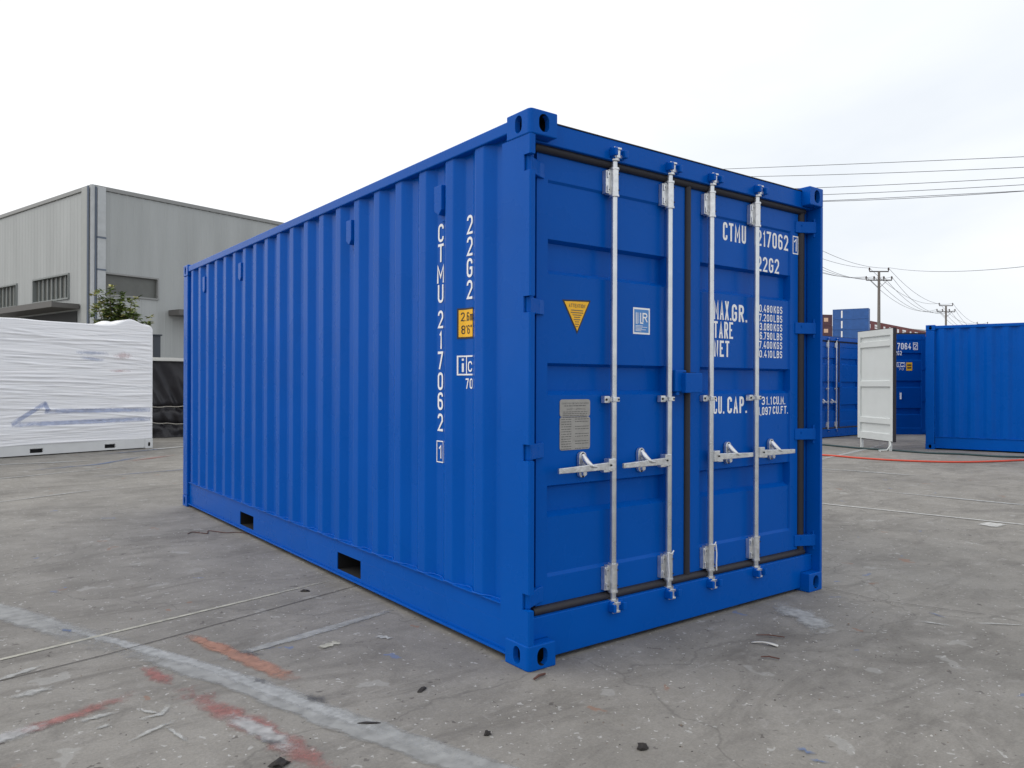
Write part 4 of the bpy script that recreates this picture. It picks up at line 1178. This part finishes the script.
m = MB(); m.box(-.03,-.012,1.2,6.8,0,4.02); m.build('doorway', mat('dark_doorway', (.04,.042,.045), .7), wh)
m = MB(); m.box(2.86,6.3,-.85,-.035,3.98,4.18); m.box(2.86,6.3,-.85,-.035,4.1805,4.20); m.build('canopy', TRIMD, wh, bevel=.01)
m = MB(); m.box(-.22,-.035,-.03,.42,0,WHH+.02); m.build('corner_column', mat('pale_grey_column', (.36,.375,.365), .55, var=.05), wh, bevel=.02)
m = MB(); m.cyl((-.07,-.12,0),(-.07,-.12,WHH+.1),.08,n=12); m.build('downpipe', PIPEL, wh)
m = MB(); m.cyl((.05,-.12,0),(.05,-.12,WHH+.05),.035,n=10); m.cyl((-.20,-.08,0),(-.20,-.08,WHH+.05),.035,n=8); m.build('downpipe', PIPEB, wh)
m = MB()
for i, (z0,z1) in enumerate(((0,1.9),(1.95,3.6),(3.65,5.45),(5.5,6.62),(6.68,8.50))): m.box(.10,.40,-.16,-.035,z0,z1)
m.build('cable_duct', PIPEL, wh, bevel=.01)
m = MB()
for z in (1.9,3.6,5.45,6.62): m.box(.09,.41,-.17,-.03,z,z+.05)
m.build('duct_bracket', PIPEB, wh)
# dark pipe post near the pile
m = MB(); m.box(2.86,3.06,20.86,21.0,0,2.68); m.box(2.82,3.10,20.82,21.04,2.68,2.72)
tag(m.build('steel_post', mat('dark_blue_grey_post', (.055,.065,.085), .5), bevel=.01), 'dark blue grey steel post in front of the warehouse, above the black tarpaulin', 'post')

# ------------------------------------------------------------------ leafy plants
def leaf_card(mb, p, d, up, L1, W1):
    d = d.normalized(); s = d.cross(up).normalized()*W1; nrm = s.cross(d).normalized()
    mb.add([p, p+d*L1*.35+s-nrm*L1*.05, p+d*L1*.75+s*.7-nrm*L1*.1, p+d*L1-nrm*L1*.18, p+d*L1*.75-s*.7-nrm*L1*.1, p+d*L1*.35-s-nrm*L1*.05, p+d*L1*.5-nrm*L1*.0],
           [(0,1,6),(1,2,6),(2,3,6),(3,4,6),(4,5,6),(5,0,6)])
LEAFM = []
for i, c in enumerate(((.10,.15,.035),(.17,.21,.05),(.33,.31,.09),(.06,.09,.03))):
    LEAFM.append(mat('leaf_green_%s' % 'abcd'[i], c, .42, var=.2, vscale=8))
BARK = mat('bark', (.14,.11,.08), .9, var=.2, vscale=20)
tr = empty('broadleaf_tree', (1.85,20.55,0))
tag(tr, 'small yellow green tree growing behind the white wrapped container', 'tree')
rt = random.Random(5); m = MB()
base = [(0,0,0),(.03,.02,.8),(-.02,.03,1.6),(.04,0,2.3)]
m.tube(base, [.06,.05,.045,.035], 8)
tips = []
for i in range(34):
    a_ = rt.uniform(0,2*math.pi); z = rt.uniform(1.9,2.4); p0 = Vector((.02,0,z)); 
    rad = rt.uniform(.25,.86); top = rt.uniform(2.5,3.75)
    if rad > .6: top = min(top, 3.3)
    p2 = Vector((math.cos(a_)*rad, math.sin(a_)*rad, top)); p1 = p0.lerp(p2,.5)+Vector((0,0,-.08))
    m.tube([p0,p1,p2], [.02,.014,.008], 5); tips += [(p1,p2)]
m.tube([(.04,0,2.3),(-.1,0,3.0),(-.15,.05,3.85)], [.03,.02,.006], 5); tips.append((Vector((-.1,0,3.0)), Vector((-.15,.05,3.90))))
m.build('trunk', BARK, tr)
m = MB()
for p1, p2 in tips:
    for k in range(10):
        t = rt.uniform(.3,1.08); c_ = p1.lerp(p2,t)+Vector((rt.gauss(0,.07),rt.gauss(0,.07),rt.gauss(0,.06)))
        mi_base = 3 if t < .6 else (2 if t > .93 and rt.random() < .5 else rt.choice((0,1)))
        for j in range(13):
            a_ = rt.uniform(0,2*math.pi); d = Vector((math.cos(a_),math.sin(a_),rt.uniform(-.3,.8)))
            m.mi = mi_base if rt.random() < .7 else rt.choice((0,1,3))
            leaf_card(m, c_+Vector((rt.gauss(0,.025),)*3), d, Vector((rt.gauss(0,.3),rt.gauss(0,.3),1)), rt.uniform(.09,.16), rt.uniform(.022,.034))
m.build('crown', LEAFM, tr, fix=False)
sh = empty('weed_clump', (2.3,19.55,0)); tag(sh, 'low green plants showing over the tarpaulin pile in front of the warehouse wall', 'plants')
m = MB(); ms = MB()
for i in range(28):
    bx, by, hz = rt.uniform(-.5,1.6), rt.uniform(-.2,.2), rt.uniform(1.75,2.07)
    ms.tube([(bx,by,0),(bx+.02,by,hz*.5),(bx+.05,by,hz)], .006, 4)
    for j in range(16):
        a_ = rt.uniform(0,6.28); m.mi = rt.choice((0,1,1,3))
        leaf_card(m, Vector((bx+.04,by,hz*rt.uniform(.55,1))), Vector((math.cos(a_),math.sin(a_),.4)), Vector((0,.2,1)), .13, .03)
m.build('foliage', LEAFM, sh, fix=False); ms.build('stem', LEAFM[0], sh)

# ------------------------------------------------------------------ far stacks
def simple_container(length, col, name, blk=True):
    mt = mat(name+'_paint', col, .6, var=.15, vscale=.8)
    m = MB(); n_ = int(length/.28); vs = []
    for (fn, ln_) in ((lambda s,d: (s,d), length), (lambda s,d: (length-s,W-d), length)):
        pts = []
        for k in range(n_):
            s = .12+(ln_-.24)*k/n_; st = (ln_-.24)/n_
            pts += [(s,.02),(s+st*.3,.02),(s+st*.5,.055),(s+st*.8,.055)]
        pts.append((ln_-.12,.02)); b0 = [fn(*p) for p in pts]
        m.add([(x,y,.16) for x,y in b0]+[(x,y,H-.09) for x,y in b0], [(i,i+1,len(b0)+i+1,len(b0)+i) for i in range(len(b0)-1)])
    for x in (0,length-.13):
        for y in (0,W-.13): m.box(x,x+.13,y,y+.13,0,H)
    for y in (.0,W-.06): m.box(.13,length-.13,y+.0,y+.06,H-.09,H-.01); m.box(.13,length-.13,y,y+.06,0.02,.16)
    m.box(.04,length-.04,.07,W-.07,.05,H-.04)
    for y in (.06,): m.box(0.02,.04,.13,W-.13,.02,H-.02); m.box(length-.04,length-.02,.13,W-.13,.02,H-.02)
    return m, mt
def far_row(kind, m_mt, marks, x, y, z, rz, label, group, first=[None]):
    pass
def make_far(length, col, nm, marks):
    mm, mt = simple_container(length, col, nm)
    root = empty('shipping_container'); mm.build('shell', mt, root)
    q = MB()
    for (s0,s1,z0,z1) in marks: q.box(s0,s1,-.012,-.002,z0,z1)
    if marks: q.build('side_marking', WHITE if nm != 'far_maroon' else mat('pale_orange_mark', (.75,.50,.35), .6), root)
    return root
p_a = cam_xy((832-512)/767*196, 196); p_b = cam_xy((862.0-512)/767*192.2, 192.2)
rzb = math.atan2(p_b[1]-p_a[1], p_b[0]-p_a[0])
fb = make_far(8.4, (.030,.115,.36), 'hazed_far_blue', [(2.0,2.35,.35,2.2)])  # haze put into the paint colour: blue made paler and less saturated
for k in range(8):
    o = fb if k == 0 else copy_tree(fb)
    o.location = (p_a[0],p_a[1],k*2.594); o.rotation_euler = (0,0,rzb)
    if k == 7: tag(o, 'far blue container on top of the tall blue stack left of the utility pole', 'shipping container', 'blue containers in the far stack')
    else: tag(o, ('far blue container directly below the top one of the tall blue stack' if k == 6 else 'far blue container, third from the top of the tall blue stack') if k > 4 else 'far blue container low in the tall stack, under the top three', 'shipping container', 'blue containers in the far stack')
p_c = cam_xy((811-512)/767*181, 181); p_d = cam_xy((833-512)/767*181, 182)
fm_ = make_far(5.4, (.10,.045,.06), 'far_maroon', [(3.2,4.3,.9,1.8)])
for k in range(7):
    o = fm_ if k == 0 else copy_tree(fm_)
    o.location = (p_c[0],p_c[1],k*2.594); o.rotation_euler = (0,0,math.atan2(p_d[1]-p_c[1],p_d[0]-p_c[0]))
    tag(o, 'far dark maroon container on top of its stack, beside the tall blue stack' if k == 6 else ('far dark maroon container just below the top one beside the tall blue stack' if k == 5 else 'far dark maroon container lower in its stack'), 'shipping container', 'maroon containers in the far stack')
p_e = Vector(cam_xy((866.5-512)/767*196.5, 196.5)); p_f = Vector(cam_xy((926-512)/767*238, 238)); dr = (p_f-p_e); dr.normalize()
fr_ = make_far(12.1, (.19,.055,.055), 'far_red', [(1.0,2.6,.6,1.7),(6.0,9.4,1.3,1.8),(6.0,9.4,.7,1.1)])
ord_ = ['nearest','second','third','fourth','farthest']
for c_ in range(5):
    for k in range(7):
        o = fr_ if (k == 0 and c_ == 0) else copy_tree(fr_)
        q = p_e+dr*12.3*c_
        o.location = (q.x,q.y,k*2.594); o.rotation_euler = (0,0,math.atan2(dr.y,dr.x))
        tag(o, ('far red container on the row\'s top tier, %s of five along it' % ord_[c_]) if k == 6 else 'far red container in a lower tier of the long stacked row', 'shipping container', 'red containers in the far stacked row')
CREAM = mat('cream_sheet', (.52,.51,.48), .7, var=.06, vscale=.3)
for (ua, ub, d, zt, lb) in ((881,897,262,23.4,'small cream roofed industrial building far behind the red container row'),(903,934,262,22.4,'wide cream industrial building with low pitched roof behind the red container row')):
    a = Vector(cam_xy((ua-512)/767*d, d)); b = Vector(cam_xy((ub-512)/767*d, d+6)); ln_ = (b-a).length
    ro = empty('industrial_building', (a.x,a.y,0), math.atan2(b.y-a.y,b.x-a.x)); tag(ro, lb, 'building')
    m = MB(); m.box(0,ln_,0,20,0,zt-2.0); m.build('wall', CREAM, ro)
    m = MB(); m.prism([(-.3,zt-2.0),(20.3,zt-2.0),(20.3,zt-1.5),(10,zt),(-.3,zt-1.5)], -.4, ln_+.4, 0); m.build('roof', mat('pale_roof_sheet', (.42,.42,.41), .6), ro)

# ------------------------------------------------------------------ utility poles and wires
CON = mat('pole_concrete', (.20,.18,.165), .9); IRON = mat('pole_iron', (.09,.085,.085), .7); PORC = mat('insulator', (.07,.045,.04), .4); WIRE = mat('wire_black', (.05,.05,.055), .6)
arm_dir = Vector((.79,-.61,0))
def make_pole(zt=12.05):
    root = empty('utility_pole')
    m = MB(); m.cyl((0,0,0),(0,0,zt-.15),.19,.11,n=12); m.build('pole', CON, root)
    for z, hl, offs in ((zt-.15,.88,(-.88,.88)),(zt-.95,1.18,(-1.18,-.45,.45,1.18))):
        m = MB(); m.cyl(arm_dir*-hl+Vector((0,0,z)), arm_dir*hl+Vector((0,0,z)), .055, n=6)
        if hl > 1:
            for s in (-1,1): m.cyl(arm_dir*s*.75+Vector((0,0,z-.03)), Vector((0,0,z-.75)), .025, n=6)
        ar = m.build('crossarm', IRON, root)
        for q in offs:
            k = MB(); p = arm_dir*q+Vector((0,0,z+.05))
            k.cyl(p,p+Vector((0,0,.12)),.05,n=8); k.cyl(p+Vector((0,0,.12)),p+Vector((0,0,.17)),.09,n=8); k.cyl(p+Vector((0,0,.20)),p+Vector((0,0,.32)),.085,.05,n=8); k.cyl(p+Vector((0,0,.17)),p+Vector((0,0,.20)),.05,n=8)
            k.build('insulator', PORC, ar)
    return root
pl0 = make_pole()
pp = [Vector((67.73,33.37,0)), Vector((104.31,43.3,0)), Vector((140.6,53.1,0)), Vector((31.1,23.5,0))]
pl_l = ['utility pole with two crossarms, nearest and tallest in the sky right of the big container','second utility pole with two crossarms, rising above the side-on blue container','farthest utility pole, only its small top showing over the side-on blue container','utility pole hidden behind the big container']
poles = []
for i in range(3):
    o = pl0 if i == 0 else copy_tree(pl0)
    o.location = pp[i]; tag(o, pl_l[i], 'utility pole', 'utility poles along the power line'); poles.append(o)
o = copy_tree(pl0); o.location = pp[3]; o.scale = (1,1,.97); tag(o, 'utility pole standing behind the big container, hidden by it in the photograph', 'utility pole', 'utility poles along the power line')
o = copy_tree(pl0); o.location = (35.2,6.55,0); o.scale = (1,1,.9); tag(o, 'utility pole outside the right edge of the photograph that carries the upper wires', 'utility pole', 'utility poles along the power line')
def wire(a, b, sag, label, group, rad=.016, n=24):
    a, b = Vector(a), Vector(b); m = MB()
    m.tube([a.lerp(b,i/n)-Vector((0,0,sag*4*(i/n)*(1-i/n))) for i in range(n+1)], rad, 5)
    tag(m.build('power_cable', WIRE), label, 'cable', group)
att = [(-.88,12.22),(.88,12.22),(-1.18,11.42),(-.45,11.42),(.45,11.42),(1.18,11.42)]
def ap(i, k, sc=1): return pp[i]+arm_dir*att[k][0]+Vector((0,0,att[k][1]*sc))
for k in range(6):
    wire(ap(0,k), ap(1,k), 1.1+.12*k, 'thin sagging power cable strung between the two visible utility poles', 'cables between the first and second pole', .017)
    wire(ap(1,k), ap(2,k), 1.1+.1*k, 'thin faint power cable running on beyond the second utility pole', 'cables beyond the second pole', .017)
    wire(ap(3,k,.97), ap(0,k), 1.0+.13*k, 'thin sagging power cable between the big container and the nearest pole', 'cables left of the nearest pole', .015)
up = [(12.85,10.49,.02),(12.45,10.12,.1),(11.70,9.74,.1),(11.35,9.50,.12),(11.10,9.30,.25),(10.95,9.22,.05)]
ul_ = ['topmost thin cable crossing the sky right of the big container','second cable from the top crossing the sky on the right','third cable from the top crossing the sky on the right','fourth cable from the top crossing the sky on the right','fifth cable from the top, just above the lowest one','lowest of the cables crossing the sky beside the container corner']
for i, (za, zb, sg) in enumerate(up):
    j = Vector((arm_dir.x, arm_dir.y, 0))*((i%2)*1.6-.8)
    wire((31.1+j.x*.3,23.5+j.y*.3,za), (35.2+j.x*.2,6.55+j.y*.2,zb), sg, ul_[i], 'upper cables crossing the sky', .0125)
wire((68.4,32.8,12.25), (35.2,6.55,6.6), .55, 'single loosely hung cable running right from the nearest utility pole', 'loose cable', .014)

# ------------------------------------------------------------------ small debris on the concrete
def lump(name, loc, sx, sy, sz, mt, label, cat, seed, rz=0):
    bm = bmesh.new(); bmesh.ops.create_icosphere(bm, subdivisions=2, radius=1)
    for v in bm.verts:
        k = 1+.55*noise.noise(v.co*1.7+Vector((seed,0,0)))+.25*noise.noise(v.co*4+Vector((0,seed,0)))
        v.co = Vector((v.co.x*sx*k, v.co.y*sy*k, max(-.2,v.co.z)*sz*k+sz*.2))
    me = bpy.data.meshes.new(name); bm.to_mesh(me); bm.free(); me.materials.append(mt)
    o = bpy.data.objects.new(name, me); C.objects.link(o); o.location = (loc[0],loc[1],.001); o.rotation_euler = (0,0,rz); tag(o, label, cat)
DK = mat('oily_dark_clod', (.02,.017,.016), .8); RUST = mat('rusty_scrap', (.10,.045,.035), .8); PALE = mat('pale_scrap', (.62,.61,.58), .6)
lump('dirt_clod', (-.115,-.815), .026,.018,.014, DK, 'black crumbly clod of dirt at the bottom of the photo, right of centre', 'dirt', 1, .6)
lump('dirt_clod', (-.505,-.39), .014,.012,.012, DK, 'small black nut-like lump on open concrete below the near bottom corner', 'dirt', 4)
lump('dirt_clod', (-1.215,-.15), .032,.022,.016, DK, 'dark brown clod at the bottom edge beside the red paint stain', 'dirt', 8)
lump('dirt_clod', (-.49,.12), .030,.012,.008, DK, 'flat dark scrap on the concrete left of the near bottom corner', 'dirt', 12, .4)
lump('dirt_clod', (-.82,-.04), .045,.014,.005, DK, 'flat dark smear of rubber beside the grey painted stripe', 'dirt', 14, -.6)
lump('dirt_clod', (-.28,1.93), .03,.016,.01, DK, 'dark lump lying on the end of the cream painted line', 'dirt', 16, -.6)
def stick(name, a, b, rad, mt, label, cat, h=.008):
    m = MB(); a, b = Vector((*a,h)), Vector((*b,h)); mid = a.lerp(b,.45)+Vector((.004,.003,.004)); m.tube([a,mid,b], [rad*.7,rad,rad*.8], 6); tag(m.build(name, mt), label, cat)
stick('wooden_stick', (-.035,-.085), (.045,-.065), .0065, RUST, 'short dark brown stick just in front of the near bottom corner', 'stick')
stick('wooden_stick', (1.28,-.31), (1.37,-.42), .0035, RUST, 'thin reddish twig to the right of the white plastic scrap', 'stick')
stick('wooden_stick', (1.02,-.52), (1.07,-.59), .004, RUST, 'small dark red splinter just below the white plastic scrap', 'stick')
m = MB(); m.smooth = True
for i in range(1):
    n_ = 10; vs = []
    for k in range(n_+1):
        t = k/n_; wd = .006+.014*max(0,(t-.55))*2.0*(1.15-t)*3; vs += [(t*.13,-wd,.006+.010*math.sin(t*3.1)),(t*.13,wd,.006+.010*math.sin(t*3.1)),(t*.13,wd,.003+.010*math.sin(t*3.1)),(t*.13,-wd,.003+.010*math.sin(t*3.1))]
    m.add(vs, [(4*k+j,4*k+(j+1)%4,4*k+4+(j+1)%4,4*k+4+j) for k in range(n_) for j in range(4)]+[(0,1,2,3),(4*n_+3,4*n_+2,4*n_+1,4*n_)])
o = m.build('plastic_spoon', PALE); o.location = (1.17,-.36,0); o.rotation_euler = (0,0,R(-62)); tag(o, 'small white plastic scrap shaped like a spoon on the concrete', 'litter')
m = MB(); m.tube(smooth_path([(-.39,4.30),(-.33,4.36),(-.25,4.22),(-.20,4.34),(-.11,4.16),(-.02,4.12),(.06,3.98)], z=.006), .0035, 6)
tag(m.build('wire_scrap', RUST), 'thin rusty wire lying beside the bottom rail at the left forklift pocket', 'wire')
# crumbs of old paint and grit, nobody could count them
m = MB(); rg = random.Random(21)
for i in range(1500):
    t = rg.random()
    if t < .5: x, y = rg.uniform(-2.4,2.6), rg.uniform(-1.6,0)
    elif t < .8: x, y = rg.uniform(-3.2,-.05), rg.uniform(0,4.5)
    else: x, y = rg.uniform(2.6,6), rg.uniform(-3,2)
    s = rg.uniform(.0012,.0042)*(1.7 if rg.random() < .06 else 1); m.mi = rg.choice((0,0,0,1,2)); n_ = 5; ph = rg.uniform(0,6)
    ring = [(x+math.cos(ph+k*2*math.pi/n_)*s*rg.uniform(.6,1.5), y+math.sin(ph+k*2*math.pi/n_)*s*rg.uniform(.6,1.3)) for k in range(n_)]
    m.add([(a_,b_,0.0003) for a_,b_ in ring]+[(x,y,s*.8)], [(k,(k+1)%n_,n_) for k in range(n_)])
tag(m.build('grit', [mat('pale_grit', (.48,.47,.45), .8), mat('dark_grit', (.06,.055,.05), .8), mat('brown_grit', (.17,.13,.10), .8)], fix=False), 'scattered crumbs of grit and paint flakes on the concrete', 'grit', kind='stuff')
